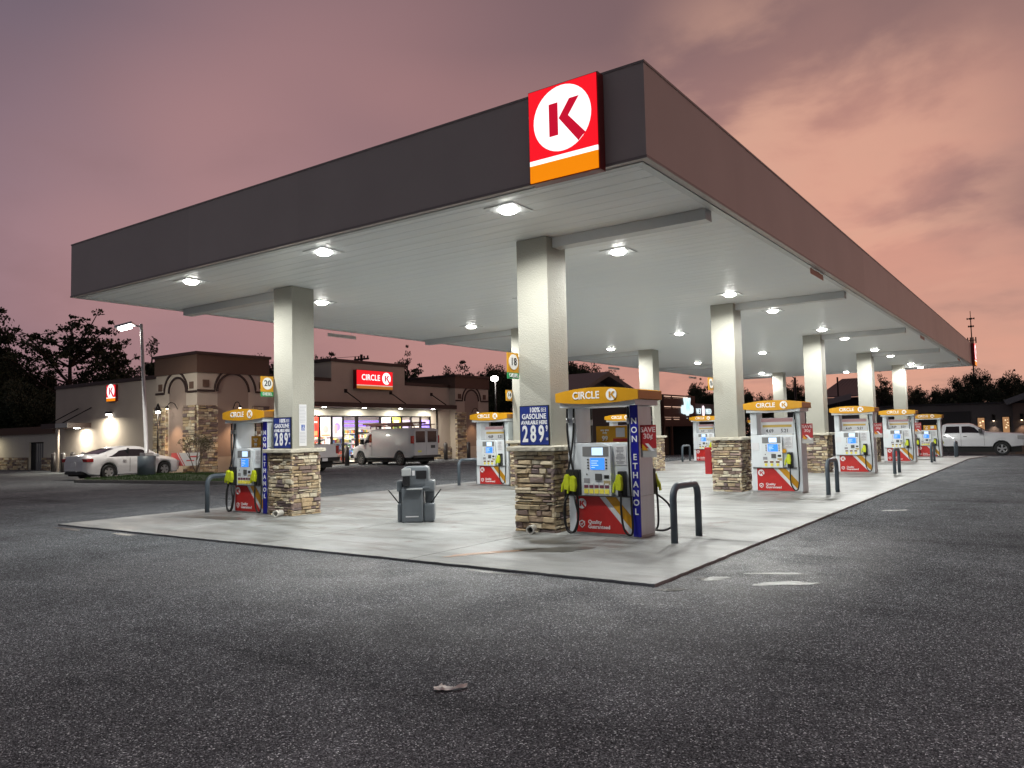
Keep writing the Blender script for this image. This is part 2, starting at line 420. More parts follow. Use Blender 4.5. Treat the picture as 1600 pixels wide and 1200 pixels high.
# ------------------------------------------------------------------ ground, pad
def ground_mat():
    m = bpy.data.materials.new('asphalt'); m.use_nodes = True; t = m.node_tree; b = t.nodes['Principled BSDF']
    tcn = t.nodes.new('ShaderNodeTexCoord')
    def no(s, d=6, r=.6, mp=None):
        n = t.nodes.new('ShaderNodeTexNoise'); n.inputs['Scale'].default_value = s; n.inputs['Detail'].default_value = d; n.inputs['Roughness'].default_value = r
        if mp:
            q = t.nodes.new('ShaderNodeMapping'); q.inputs['Scale'].default_value = mp; t.links.new(tcn.outputs['Object'], q.inputs[0]); t.links.new(q.outputs[0], n.inputs['Vector'])
        else: t.links.new(tcn.outputs['Object'], n.inputs['Vector'])
        return n.outputs['Fac']
    vo = t.nodes.new('ShaderNodeTexVoronoi'); vo.inputs['Scale'].default_value = 135; t.links.new(tcn.outputs['Object'], vo.inputs['Vector'])
    vo2 = t.nodes.new('ShaderNodeTexVoronoi'); vo2.inputs['Scale'].default_value = 38; t.links.new(tcn.outputs['Object'], vo2.inputs['Vector'])
    # aggregate tone per stone; the brightest stop paints sparkle into the colour
    sp = t.nodes.new('ShaderNodeSeparateColor'); t.links.new(vo.outputs['Color'], sp.inputs[0])
    r = t.nodes.new('ShaderNodeValToRGB'); e = r.color_ramp.elements
    for _ in range(3): e.new(.5)
    for i, (p, c) in enumerate([(0, (.028, .029, .032, 1)), (.42, (.062, .065, .070, 1)), (.72, (.112, .117, .126, 1)), (.94, (.18, .19, .20, 1)), (1, (.60, .62, .64, 1))]):
        e[i].position = p; e[i].color = c
    t.links.new(sp.outputs[0], r.inputs[0])
    big = no(.35, 5, .6); med = no(2.2, 6, .65)
    mr = t.nodes.new('ShaderNodeMapRange'); t.links.new(big, mr.inputs[0]); mr.inputs[1].default_value = .3; mr.inputs[2].default_value = .7; mr.inputs[3].default_value = 1.15; mr.inputs[4].default_value = 1.9
    mr2 = t.nodes.new('ShaderNodeMapRange'); t.links.new(med, mr2.inputs[0]); mr2.inputs[1].default_value = .3; mr2.inputs[2].default_value = .7; mr2.inputs[3].default_value = .85; mr2.inputs[4].default_value = 1.15
    mm = t.nodes.new('ShaderNodeMath'); mm.operation = 'MULTIPLY'; t.links.new(mr.outputs[0], mm.inputs[0]); t.links.new(mr2.outputs[0], mm.inputs[1])
    # worn streaks, seams between paving passes and hairline cracks
    st1 = no(.5, 6, .62, (.22, 1.5, 1)); q1 = t.nodes.new('ShaderNodeMapRange'); t.links.new(st1, q1.inputs[0]); q1.inputs[1].default_value = .55; q1.inputs[2].default_value = .68; q1.inputs[3].default_value = 1; q1.inputs[4].default_value = .68
    vc = t.nodes.new('ShaderNodeTexVoronoi'); vc.feature = 'DISTANCE_TO_EDGE'; vc.inputs['Scale'].default_value = .21; vc.inputs['Randomness'].default_value = 1
    wv = t.nodes.new('ShaderNodeTexNoise'); wv.inputs['Scale'].default_value = 1.6; wv.inputs['Detail'].default_value = 6; t.links.new(tcn.outputs['Object'], wv.inputs['Vector'])
    wa = t.nodes.new('ShaderNodeVectorMath'); wa.operation = 'MULTIPLY_ADD'; t.links.new(wv.outputs['Color'], wa.inputs[0]); wa.inputs[1].default_value = (.8, .8, 0); t.links.new(tcn.outputs['Object'], wa.inputs[2]); t.links.new(wa.outputs[0], vc.inputs['Vector'])
    q2 = t.nodes.new('ShaderNodeMapRange'); t.links.new(vc.outputs['Distance'], q2.inputs[0]); q2.inputs[1].default_value = .0008; q2.inputs[2].default_value = .0022; q2.inputs[3].default_value = .85; q2.inputs[4].default_value = 1
    m3 = t.nodes.new('ShaderNodeMath'); m3.operation = 'MULTIPLY'; t.links.new(q1.outputs[0], m3.inputs[0]); t.links.new(q2.outputs[0], m3.inputs[1])
    m4 = t.nodes.new('ShaderNodeMath'); m4.operation = 'MULTIPLY'; t.links.new(mm.outputs[0], m4.inputs[0]); t.links.new(m3.outputs[0], m4.inputs[1]); mm = m4
    mx = t.nodes.new('ShaderNodeMixRGB'); mx.blend_type = 'MULTIPLY'; mx.inputs[0].default_value = 1
    t.links.new(r.outputs[0], mx.inputs[1]); t.links.new(mm.outputs[0], mx.inputs[2]); t.links.new(mx.outputs[0], b.inputs['Base Color'])
    wet = no(.22, 4, .55)
    wr = t.nodes.new('ShaderNodeMapRange'); t.links.new(wet, wr.inputs[0]); wr.inputs[1].default_value = .42; wr.inputs[2].default_value = .62; wr.inputs[3].default_value = .62; wr.inputs[4].default_value = .9
    sx = t.nodes.new('ShaderNodeSeparateXYZ'); t.links.new(tcn.outputs['Object'], sx.inputs[0])
    def mrn(s, a, c, d, e):
        q = t.nodes.new('ShaderNodeMapRange'); q.interpolation_type = 'SMOOTHSTEP'; t.links.new(s, q.inputs[0]); q.inputs[1].default_value = a; q.inputs[2].default_value = c; q.inputs[3].default_value = d; q.inputs[4].default_value = e; return q.outputs[0]
    def mm_(op, a, c):
        q = t.nodes.new('ShaderNodeMath'); q.operation = op
        for i_, v_ in enumerate((a, c)):
            if isinstance(v_, (int, float)): q.inputs[i_].default_value = v_
            else: t.links.new(v_, q.inputs[i_])
        return q.outputs[0]
    near = mm_('MULTIPLY', mrn(sx.outputs[1], -4.2, -.9, 0, 1), mm_('MULTIPLY', mrn(sx.outputs[0], -7.5, -1.5, 0, 1), mrn(sx.outputs[0], .6, 2.4, 1, 0)))
    near = mm_('MULTIPLY', near, mrn(sx.outputs[1], 2.0, 6.0, 1, 0))
    near = mm_('MULTIPLY', near, mrn(no(.9, 5, .6), .35, .55, .25, 1))
    t.links.new(mm_('SUBTRACT', wr.outputs[0], mm_('MULTIPLY', near, .26)), b.inputs['Roughness'])
    t.links.new(mm_('ADD', mm_('MULTIPLY', near, .38), .0), b.inputs['Specular IOR Level'])
    ad = t.nodes.new('ShaderNodeMath'); ad.operation = 'ADD'; t.links.new(vo.outputs['Distance'], ad.inputs[0])
    m2 = t.nodes.new('ShaderNodeMath'); m2.operation = 'MULTIPLY'; t.links.new(vo2.outputs['Distance'], m2.inputs[0]); m2.inputs[1].default_value = .8; t.links.new(m2.outputs[0], ad.inputs[1])
    bp = t.nodes.new('ShaderNodeBump'); bp.inputs['Strength'].default_value = .6; bp.inputs['Distance'].default_value = .012; bp.invert = True
    t.links.new(ad.outputs[0], bp.inputs['Height']); t.links.new(bp.outputs[0], b.inputs['Normal']); 
    return m
def concrete_mat():
    m = bpy.data.materials.new('drive slab concrete'); m.use_nodes = True; t = m.node_tree; b = t.nodes['Principled BSDF']
    tcn = t.nodes.new('ShaderNodeTexCoord')
    def no(s, d=7, r=.62, sc=(1, 1, 1), dist=0.0):
        n = t.nodes.new('ShaderNodeTexNoise'); n.inputs['Scale'].default_value = s; n.inputs['Detail'].default_value = d; n.inputs['Roughness'].default_value = r; n.inputs['Distortion'].default_value = dist
        q = t.nodes.new('ShaderNodeMapping'); q.inputs['Scale'].default_value = sc; t.links.new(tcn.outputs['Object'], q.inputs[0]); t.links.new(q.outputs[0], n.inputs['Vector'])
        return n.outputs['Fac']
    r = t.nodes.new('ShaderNodeValToRGB'); e = r.color_ramp.elements; e.new(.5)
    for i, (p, c) in enumerate([(.30, (.165, .168, .162, 1)), (.5, (.30, .31, .306, 1)), (.70, (.42, .435, .44, 1))]): e[i].position = p; e[i].color = c
    t.links.new(no(.9, 8, .65, (.55, 1, 1), .4), r.inputs[0])
    # drip and tyre marks, oil stains
    s = no(1.6, 6, .6, (.35, 1.4, 1), .8); sr = t.nodes.new('ShaderNodeMapRange'); t.links.new(s, sr.inputs[0]); sr.inputs[1].default_value = .50; sr.inputs[2].default_value = .68; sr.inputs[4].default_value = .60
    mx = t.nodes.new('ShaderNodeMixRGB'); t.links.new(sr.outputs[0], mx.inputs[0]); t.links.new(r.outputs[0], mx.inputs[1]); mx.inputs[2].default_value = (.13, .125, .115, 1)
    s2 = no(.7, 5, .6, (1, 1, 1), 1.5); sr2 = t.nodes.new('ShaderNodeMapRange'); t.links.new(s2, sr2.inputs[0]); sr2.inputs[1].default_value = .61; sr2.inputs[2].default_value = .70; sr2.inputs[4].default_value = .6
    mx2 = t.nodes.new('ShaderNodeMixRGB'); t.links.new(sr2.outputs[0], mx2.inputs[0]); t.links.new(mx.outputs[0], mx2.inputs[1]); mx2.inputs[2].default_value = (.17, .12, .10, 1)
    sx = t.nodes.new('ShaderNodeSeparateXYZ'); t.links.new(tcn.outputs['Object'], sx.inputs[0])
    def m_(op, a, c=None, cl=False):
        q = t.nodes.new('ShaderNodeMath'); q.operation = op; q.use_clamp = cl
        for i_, v_ in enumerate((a, c)):
            if v_ is None: continue
            if isinstance(v_, (int, float)): q.inputs[i_].default_value = v_
            else: t.links.new(v_, q.inputs[i_])
        return q.outputs[0]
    def sm(s_, a, c, d, e_):
        q = t.nodes.new('ShaderNodeMapRange'); q.interpolation_type = 'SMOOTHSTEP'; t.links.new(s_, q.inputs[0]); q.inputs[1].default_value = a; q.inputs[2].default_value = c; q.inputs[3].default_value = d; q.inputs[4].default_value = e_; return q.outputs[0]
    bx_ = m_('MAXIMUM', sm(m_('ABSOLUTE', m_('ADD', sx.outputs[0], 2.3)), .8, 2.2, 1, 0), sm(m_('ABSOLUTE', m_('ADD', sx.outputs[0], 10.2)), .8, 2.2, 1, 0))
    fy = m_('MULTIPLY', m_('ABSOLUTE', m_('SUBTRACT', m_('FRACT', m_('ADD', m_('DIVIDE', m_('SUBTRACT', sx.outputs[1], 2.5), 8.66), .5)), .5)), 8.66)
    by_ = sm(fy, .5, 2.3, 1, 0)
    pm = m_('MULTIPLY', m_('MULTIPLY', bx_, by_), sm(no(2.6, 6, .65, (1, 1, 1), .9), .45, .62, 0, .75))
    mx4 = t.nodes.new('ShaderNodeMixRGB'); t.links.new(pm, mx4.inputs[0]); t.links.new(mx2.outputs[0], mx4.inputs[1]); mx4.inputs[2].default_value = (.115, .105, .09, 1); mx2 = mx4
    # tyre tracks running across between the pump rows
    tr_ = m_('MULTIPLY', sm(no(1.3, 5, .6, (.12, 3.2, 1), .3), .54, .66, 0, .42), sm(fy, 1.2, 2.4, 0, 1))
    mx5 = t.nodes.new('ShaderNodeMixRGB'); t.links.new(tr_, mx5.inputs[0]); t.links.new(mx2.outputs[0], mx5.inputs[1]); mx5.inputs[2].default_value = (.15, .15, .145, 1); mx2 = mx5
    fine = no(60, 4, .6); fr = t.nodes.new('ShaderNodeMapRange'); t.links.new(fine, fr.inputs[0]); fr.inputs[1].default_value = .3; fr.inputs[2].default_value = .7; fr.inputs[3].default_value = .88; fr.inputs[4].default_value = 1.08
    mx3 = t.nodes.new('ShaderNodeMixRGB'); mx3.blend_type = 'MULTIPLY'; mx3.inputs[0].default_value = 1; t.links.new(mx2.outputs[0], mx3.inputs[1]); t.links.new(fr.outputs[0], mx3.inputs[2])
    t.links.new(mx3.outputs[0], b.inputs['Base Color'])
    rr = t.nodes.new('ShaderNodeMapRange'); t.links.new(s, rr.inputs[0]); rr.inputs[1].default_value = .35; rr.inputs[2].default_value = .65; rr.inputs[3].default_value = .72; rr.inputs[4].default_value = .38
    t.links.new(rr.outputs[0], b.inputs['Roughness'])
    bp = t.nodes.new('ShaderNodeBump'); bp.inputs['Strength'].default_value = .25; bp.inputs['Distance'].default_value = .01
    t.links.new(fine, bp.inputs['Height']); t.links.new(bp.outputs[0], b.inputs['Normal'])
    return m
asphalt = ground_mat(); concrete = concrete_mat()
conc_dark = mat('joint filler', (.10, .095, .085), .9)
# asphalt sheet (follows the gentle fall of the site to the north)
bm = bmesh.new(); ys = [-120, -30, 0, 20, 32, 45, 60, 75, 120, 400]; xs = [-300, -60, -20, 5, 40, 300]
g = [[bm.verts.new((x, y, gz(y))) for x in xs] for y in ys]
for j in range(len(ys) - 1):
    for i in range(len(xs) - 1): bm.faces.new((g[j][i], g[j][i + 1], g[j + 1][i + 1], g[j + 1][i]))
tag(finish('asphalt_ground', bm, asphalt), kind='structure')
# concrete slab with a slightly ragged arris
rng = random.Random(5)
PX0, PX1, PY0, PY1 = -12.35, .27, -.74, 42.5
bm = bmesh.new(); loop = []
def edge(a, b, n):
    for i in range(n):
        t = i / n; loop.append((a[0] + (b[0] - a[0]) * t + rng.uniform(-.012, .012), a[1] + (b[1] - a[1]) * t + rng.uniform(-.012, .012)))
edge((PX0, PY0), (PX1, PY0), 60); edge((PX1, PY0), (PX1, PY1), 120); edge((PX1, PY1), (PX0, PY1), 12); edge((PX0, PY1), (PX0, PY0), 40)
def slab_z(y): return 0.0 if y < 32 else -.025 * (y - 32)
# joint grid cells as separate plates with narrow grooves
tagged = []
cells_x = [PX0, -9.4, -6.2, -3.13, PX1]; cells_y = [PY0, 2.6, 6.9, 11.3, 15.6, 20, 24.2, 28.6, 33, 37.5, PY1]
for i in range(len(cells_x) - 1):
    for j in range(len(cells_y) - 1):
        a, b_, c, d = cells_x[i], cells_x[i + 1], cells_y[j], cells_y[j + 1]
        gx0 = a + (.007 if i else 0); gx1 = b_ - (.007 if i < len(cells_x) - 2 else 0); gy0 = c + (.007 if j else 0); gy1 = d - (.007 if j < len(cells_y) - 2 else 0)
        ring = []
        def seg(p, q, outer):
            n = max(2, int((Vector(q) - Vector(p)).length / .16)) if outer else 1
            for k in range(n):
                t = k / n; jx = rng.uniform(-.009, .009) if outer and 0 < k else 0
                ring.append((p[0] + (q[0] - p[0]) * t + jx, p[1] + (q[1] - p[1]) * t + (rng.uniform(-.009, .009) if outer and 0 < k else 0)))
        seg((gx0, gy0), (gx1, gy0), j == 0); seg((gx1, gy0), (gx1, gy1), i == len(cells_x) - 2); seg((gx1, gy1), (gx0, gy1), False); seg((gx0, gy1), (gx0, gy0), i == 0)
        tv = [bm.verts.new((x, y, slab_z(y))) for x, y in ring]; bv = [bm.verts.new((x, y, slab_z(y) - .12)) for x, y in ring]
        bm.faces.new(tv)
        for k in range(len(ring)): bm.faces.new((tv[k], bv[k], bv[(k + 1) % len(ring)], tv[(k + 1) % len(ring)]))
bmesh.ops.recalc_face_normals(bm, faces=bm.faces)
tag(finish('concrete_pavement', bm, concrete), kind='structure')
bm = bmesh.new(); v = [bm.verts.new((x, y, z)) for x, y, z in ((PX0 + .05, PY0 + .05, -.010), (PX1 - .05, PY0 + .05, -.010), (PX1 - .05, 32, -.010), (PX0 + .05, 32, -.010))]; bm.faces.new(v)
v2 = [bm.verts.new((PX1 - .05, PY1 - .05, slab_z(PY1) - .012)), bm.verts.new((PX0 + .05, PY1 - .05, slab_z(PY1) - .012))]; bm.faces.new((v[3], v[2], v2[0], v2[1]))
tag(finish('joint_sealant_pavement', bm, conc_dark), kind='structure')

water = bpy.data.materials.new('standing water'); water.use_nodes = True
wb = water.node_tree.nodes['Principled BSDF']; wb.inputs['Base Color'].default_value = (.05, .045, .04, 1); wb.inputs['Roughness'].default_value = .34; wb.inputs['Specular IOR Level'].default_value = .3
damp = mat('damp concrete', (.13, .13, .12), .30)
rust = mat('rusty mud', (.30, .14, .05), .35, var=.4, vscale=9)
def blob(name, cx, cy, rx, ry, z, m, seed, rot=0.0, n=44, rough=.42):
    rg = random.Random(seed); bm = bmesh.new(); ph = [rg.uniform(0, 6.28) for _ in range(4)]; vs = []
    for i in range(n):
        a = 2 * PI * i / n; k = 1 + rough * (math.sin(2 * a + ph[0]) * .5 + math.sin(3 * a + ph[1]) * .4 + math.sin(5 * a + ph[2]) * .25 + rg.uniform(-.15, .15))
        x, y = rx * k * math.cos(a), ry * k * math.sin(a)
        vs.append(bm.verts.new((cx + x * math.cos(rot) - y * math.sin(rot), cy + x * math.sin(rot) + y * math.cos(rot), z)))
    bm.faces.new(vs)
    return tag(finish(name, bm, m), kind='structure')
blob('puddle', .47, -.80, .13, .07, -.026, water, 1, .5)
blob('puddle', .62, -.05, .17, .10, -.026, water, 2, .6)
blob('puddle', 1.35, .05, .26, .12, -.026, water, 3, .6)
blob('puddle', 1.12, .55, .25, .07, -.026, water, 13, .5)
blob('puddle', -1.7, -.86, .36, .05, -.026, water, 4, 0)
blob('puddle', -11.5, -.95, .55, .07, -.026, water, 5, 0)
blob('puddle', -9.6, -.92, .4, .05, -.026, water, 6, 0)
blob('puddle', 1.1, 7.9, .22, .08, -.026, water, 7, .7)
blob('damp_patch_ground', -1.9, .78, .42, .26, .004, damp, 8, .6)
blob('damp_patch_ground', -2.3, 1.35, .35, .16, .004, damp, 9, .3)
blob('damp_patch_ground', -.75, 9.45, .45, .16, .004, damp, 10, .3)
blob('damp_patch_ground', -1.0, 17.9, .7, .2, .004, damp, 11, .2)
blob('damp_patch_ground', -10.2, 1.35, .7, .25, .004, damp, 12, .2)
blob('damp_patch_ground', -8.4, 9.9, .9, .2, .004, damp, 15, .1)
blob('mud_stain_ground', -2.5, .15, .55, .10, .004, rust, 16, 1.0)

# grass island with kerb
curb_m = mat('kerb concrete', (.20, .19, .18), .85, var=.25, vscale=3)
soil = mat('island turf soil', (.035, .055, .02), .9, var=.4, vscale=4)
ISL = [(-29.2, 7.55), (-20.8, 8.75), (-20.0, 9.4), (-20.3, 10.3), (-24.2, 12.6), (-29.3, 12.9), (-29.85, 12.3), (-29.9, 8.3)]
def offs(pts, d):
    c = Vector((sum(p[0] for p in pts) / len(pts), sum(p[1] for p in pts) / len(pts)))
    return [tuple(Vector(p) + (c - Vector(p)).normalized() * d) for p in pts]
bm = bmesh.new(); inn = offs(ISL, .18)
A = [bm.verts.new((x, y, -.06)) for x, y in ISL]; Bv = [bm.verts.new((x, y, .09)) for x, y in ISL]; Cv = [bm.verts.new((x, y, .09)) for x, y in inn]; Dv = [bm.verts.new((x, y, -.02)) for x, y in inn]
n = len(ISL)
for i in range(n):
    j = (i + 1) % n
    bm.faces.new((A[i], A[j], Bv[j], Bv[i])); bm.faces.new((Bv[i], Bv[j], Cv[j], Cv[i])); bm.faces.new((Cv[i], Cv[j], Dv[j], Dv[i]))
tag(finish('kerb', bm, curb_m), kind='structure')
bm = bmesh.new(); vs = [bm.verts.new((x, y, .075)) for x, y in inn]; cc = bm.verts.new((-26, 10.4, .20))
for i in range(n): bm.faces.new((vs[i], vs[(i + 1) % n], cc))
tag(finish('island_turf_ground', bm, soil), kind='structure')
def inside(x, y, P):
    r = False
    for i in range(len(P)):
        (a, b_), (c, d) = P[i], P[(i + 1) % len(P)]
        if (b_ > y) != (d > y) and x < (c - a) * (y - b_) / (d - b_) + a: r = not r
    return r
grass_m = mat('grass blades', (.045, .10, .02), .7, var=.4, vscale=2)
bm = bmesh.new(); rg = random.Random(3)
for _ in range(16000):
    x, y = rg.uniform(-30, -20), rg.uniform(7.5, 13)
    if not inside(x, y, inn): continue
    h = rg.uniform(.04, .11); a = rg.uniform(0, 6.28); w = .012
    bz = .07 + .10 * max(0, 1 - math.hypot((x + 26) / 4.5, (y - 10.4) / 2.4))
    p = Vector((x, y, bz)); d = Vector((math.cos(a), math.sin(a), 0))
    vs = [bm.verts.new(p - d * w), bm.verts.new(p + d * w), bm.verts.new(p + Vector((rg.uniform(-.03, .03), rg.uniform(-.03, .03), h)))]
    bm.faces.new(vs)
tag(finish('lawn_grass', bm, grass_m), 'short green grass covering the kerbed island by the white sedan', 'grass', kind='stuff')

# ------------------------------------------------------------------ canopy
W, L, ZB, ZT = 13.55, 41.1, 4.70, 5.85
CEIL = 4.72
def ceil_mat():
    m = bpy.data.materials.new('white ribbed soffit deck'); m.use_nodes = True; t = m.node_tree; b = t.nodes['Principled BSDF']
    tcn = t.nodes.new('ShaderNodeTexCoord')
    n = t.nodes.new('ShaderNodeTexNoise'); n.inputs['Scale'].default_value = 1.4; n.inputs['Detail'].default_value = 6
    mp = t.nodes.new('ShaderNodeMapping'); mp.inputs['Scale'].default_value = (.3, 3, 1); t.links.new(tcn.outputs['Object'], mp.inputs[0]); t.links.new(mp.outputs[0], n.inputs['Vector'])
    r = t.nodes.new('ShaderNodeValToRGB'); r.color_ramp.elements[0].position = .3; r.color_ramp.elements[0].color = (.84, .87, .88, 1); r.color_ramp.elements[1].position = .7; r.color_ramp.elements[1].color = (.86, .89, .88, 1)
    t.links.new(n.outputs['Fac'], r.inputs[0]); t.links.new(r.outputs[0], b.inputs['Base Color'])
    b.inputs['Roughness'].default_value = .40; b.inputs['Specular IOR Level'].default_value = .4
    bp = t.nodes.new('ShaderNodeBump'); bp.inputs['Strength'].default_value = .35; bp.inputs['Distance'].default_value = .05
    t.links.new(n.outputs['Fac'], bp.inputs['Height']); t.links.new(bp.outputs[0], b.inputs['Normal'])
    return m
ceil_m = ceil_mat()
white_metal = mat('white painted steel', (.62, .64, .64), .35, var=.05, vscale=1)
can = thing('fuel_canopy', 'large flat brown edged canopy roof with white lit underside over the pumps', 'canopy', (0, 0, 0))
bm = bmesh.new(); th = .09
box(bm, -W, 0, 0, th, ZB, ZT); box(bm, -th, 0, th + .001, L - th, ZB, ZT); box(bm, -W, 0, L - th + .001, L, ZB, ZT); box(bm, -W, -W + th, th + .001, L - th, ZB, ZT)
bmesh.ops.recalc_face_normals(bm, faces=bm.faces)
finish('fascia', bm, fascia_m, can)
B('roof_deck', -W + th + .002, -th - .002, th + .002, L - th - .002, ZT - .28, ZT - .16, grey_p, can)
bm = bmesh.new()
for z0, z1 in ((ZB - .004, ZB + .030), (ZT - .022, ZT + .006)):
    box(bm, -W - .009, .009, -.009, -.0005, z0, z1); box(bm, .0005, .009, 0, L, z0, z1); box(bm, -W - .009, -W - .0005, 0, L, z0, z1)
bmesh.ops.recalc_face_normals(bm, faces=bm.faces)
finish('edge_trim', bm, mat('fascia trim', (.30, .26, .24), .4), can)
# deck pans with real grooves running across
bm = bmesh.new(); y = .11; pan = .305
while y < L - .12:
    y1 = min(y + pan, L - .1); gap = .005
    z = CEIL
    xs0, xs1 = -W + .1, -.1
    pts = [(y, z + .010), (y + gap, z), (y1 - gap, z), (y1, z + .010)]
    rows = [[bm.verts.new((xx, a, b_)) for a, b_ in pts] for xx in (xs0, xs1)]
    for k in range(3): bm.faces.new((rows[0][k], rows[0][k + 1], rows[1][k + 1], rows[1][k]))
    y = y1
bmesh.ops.recalc_face_normals(bm, faces=bm.faces)
for f in bm.faces:
    if f.normal.z > 0: f.normal_flip()
finish('soffit', bm, ceil_m, can)
# inner gutter angle round the deck
bm = bmesh.new()
for x0, x1, y0, y1 in ((-W + th, -th, th, th + .11), (-W + th, -th, L - th - .11, L - th), (-W + th, -W + th + .11, th + .112, L - th - .112), (-th - .11, -th, th + .112, L - th - .112)):
    box(bm, x0 + .002, x1 - .002, y0 + .002, y1 - .002, CEIL - .032, CEIL + .02)
finish('gutter_angle', bm, white_metal, can)
COLY = [2.59 + 8.66 * i for i in range(5)]
CXE, CXW = -3.15, -9.40
for cy_ in COLY:
    for x0, x1 in ((CXE + .30, -.26), (-W + .26, CXW - .30)):
        bm = bmesh.new(); box(bm, x0, x1, cy_ - .12, cy_ + .12, CEIL - .165, CEIL - .003)
        finish('crossbeam', bm, white_metal, can)
# lamps in the deck
lamp_ys_e = [.72, 4.05, 9.68, 13.02, 18.3, 21.5, 27.0, 30.7, 36.6, 39.9]
lamps = [(-2.47, y) for y in lamp_ys_e] + [(-10.2, y) for y in lamp_ys_e] + [(-6.35, y) for y in (.75, 6.9, 15.8, 24.5, 33.5, 40.0)]
lf = thing('canopy_light', 'x', 'light', (0, 0, 0), 0, 'recessed lights in the canopy underside')
bm = bmesh.new(); box(bm, -.25, .25, -.25, .25, -.012, -.002); finish('housing', bm, mat('light housing', (.60, .62, .62), .4), lf, bevel=.003)
bm = bmesh.new()
for k in range(20):
    pass
vs = [bm.verts.new((.10 * math.cos(2 * PI * k / 24), .10 * math.sin(2 * PI * k / 24), -.055)) for k in range(24)]; bm.faces.new(list(reversed(vs)))
vt = [bm.verts.new((.145 * math.cos(2 * PI * k / 24), .145 * math.sin(2 * PI * k / 24), -.013)) for k in range(24)]
for k in range(24): bm.faces.new((vs[k], vs[(k + 1) % 24], vt[(k + 1) % 24], vt[k]))
finish('lens', bm, lamp_lit, lf)
ld = bpy.data.lights.new('canopy lamp', 'SPOT'); ld.energy = 322; ld.spot_size = R(176); ld.spot_blend = .15
ld.use_nodes = True; lt = ld.node_tree; le = lt.nodes['Emission']     # batwing distribution of a drop lens fitting
ltc = lt.nodes.new('ShaderNodeTexCoord'); lsp = lt.nodes.new('ShaderNodeSeparateXYZ'); lt.links.new(ltc.outputs['Normal'], lsp.inputs[0])
lab = lt.nodes.new('ShaderNodeMath'); lab.operation = 'ABSOLUTE'; lt.links.new(lsp.outputs[2], lab.inputs[0])
lrp = lt.nodes.new('ShaderNodeValToRGB'); lel = lrp.color_ramp.elements
for _ in range(4): lel.new(.5)
for k_, (p_, v_) in enumerate(((0, .0), (.14, .22), (.32, .62), (.55, 1.0), (.85, .82), (1, .66))): lel[k_].position = p_; lel[k_].color = (v_, v_, v_, 1)
lt.links.new(lab.outputs[0], lrp.inputs[0]); lml = lt.nodes.new('ShaderNodeMath'); lml.operation = 'MULTIPLY'; lml.inputs[1].default_value = 1.45; lt.links.new(lrp.outputs[0], lml.inputs[0]); lt.links.new(lml.outputs[0], le.inputs[1])
ld.shadow_soft_size = .11; ld.color = (.985, 1.0, .955)
al = bpy.data.objects.new('lamp_glow', ld); COL.objects.link(al); al.location = (0, 0, -.17); al.parent = lf
order = ['first', 'second', 'third', 'fourth', 'fifth', 'sixth', 'seventh', 'eighth', 'ninth', 'last']
def lamp_label(i):
    if i < 10: return 'canopy light, %s from the near end of the row above the roadside pumps' % order[i]
    if i < 20: return 'canopy light, %s from the near end of the store side row' % order[i - 10]
    return 'canopy light, %s from the near end of the middle row' % (order[i - 20] if i < 25 else 'last')
for i, (x, y) in enumerate(lamps):
    o = lf if i == 0 else dup(lf, (x, y, CEIL))
    o.location = (x, y, CEIL); o['label'] = lamp_label(i)

# big lit K signs
def big_sign(name, label, org, rz=0.0, w=.99, h=1.18):
    o = thing(name, label, 'sign', org, rz)
    d = .15
    bm = bmesh.new(); box(bm, -w / 2, w / 2, -d + .012, 0, 0, h); bmesh.ops.recalc_face_normals(bm, faces=bm.faces); finish('sign_box', bm, mat('sign cabinet', (.20, .02, .02), .4), o)
    B('red_face', -w / 2 + .015, w / 2 - .015, -d - .004, -d + .010, h * .245, h - .015, red_lit, o)
    B('white_stripe', -w / 2 + .015, w / 2 - .015, -d - .004, -d + .010, h * .195, h * .243, white_lit, o)
    B('gold_stripe', -w / 2 + .015, w / 2 - .015, -d - .004, -d + .010, .015, h * .193, gold_lit, o)
    r = w * .41
    k_logo(0, h * .245 + (h * .755) * .5, r, -d - .004, white_lit, kred, o)
    return o
big_sign('logo_sign', 'tall lit red and white K sign on the near corner of the canopy fascia', (-1.02, -.012, 4.64))
o = big_sign('logo_sign', 'lit red K sign seen edge on at the far end of the canopy fascia', (.012, 40.2, 4.64), PI / 2)

# ------------------------------------------------------------------ columns
cap_m = mat('cast stone cap', (.60, .56, .46), .8, bump=.5, bscale=25, var=.15, vscale=5)
def column(cx, cy, label, seed, zb=0.0):
    o = thing('canopy_column', label, 'column', (cx, cy, zb), 0, 'stone based cream columns under the canopy')
    B('shaft', -.295, .295, -.285, .285, 1.34, CEIL - zb - .006, cream, o, bevel=.006)
    stone_block('stone_base', o, -.345, .345, -.345, .345, -.02, 1.27, seed)
    # cap with wavy hand-cut edge
    rg = random.Random(seed); bm = bmesh.new(); ring = []
    for (a, b_) in (((-1, -1), (1, -1)), ((1, -1), (1, 1)), ((1, 1), (-1, 1)), ((-1, 1), (-1, -1))):
        for k in range(14):
            t = k / 14; ring.append(((a[0] + (b_[0] - a[0]) * t) * .455, (a[1] + (b_[1] - a[1]) * t) * .455))
    lv = []
    for z, s in ((1.272, .97), (1.285, 1.0), (1.335, 1.0), (1.352, .975)):
        lv.append([bm.verts.new((x * s + rg.uniform(-.008, .008), y * s + rg.uniform(-.008, .008), z + rg.uniform(-.004, .004))) for x, y in ring])
    for a, b_ in zip(lv[:-1], lv[1:]):
        for k in range(len(ring)): bm.faces.new((a[k], a[(k + 1) % len(ring)], b_[(k + 1) % len(ring)], b_[k]))
    bm.faces.new(lv[-1]); bm.faces.new(list(reversed(lv[0]))); bmesh.ops.recalc_face_normals(bm, faces=bm.faces)
    finish('cap_stone', bm, cap_m, o)
    return o
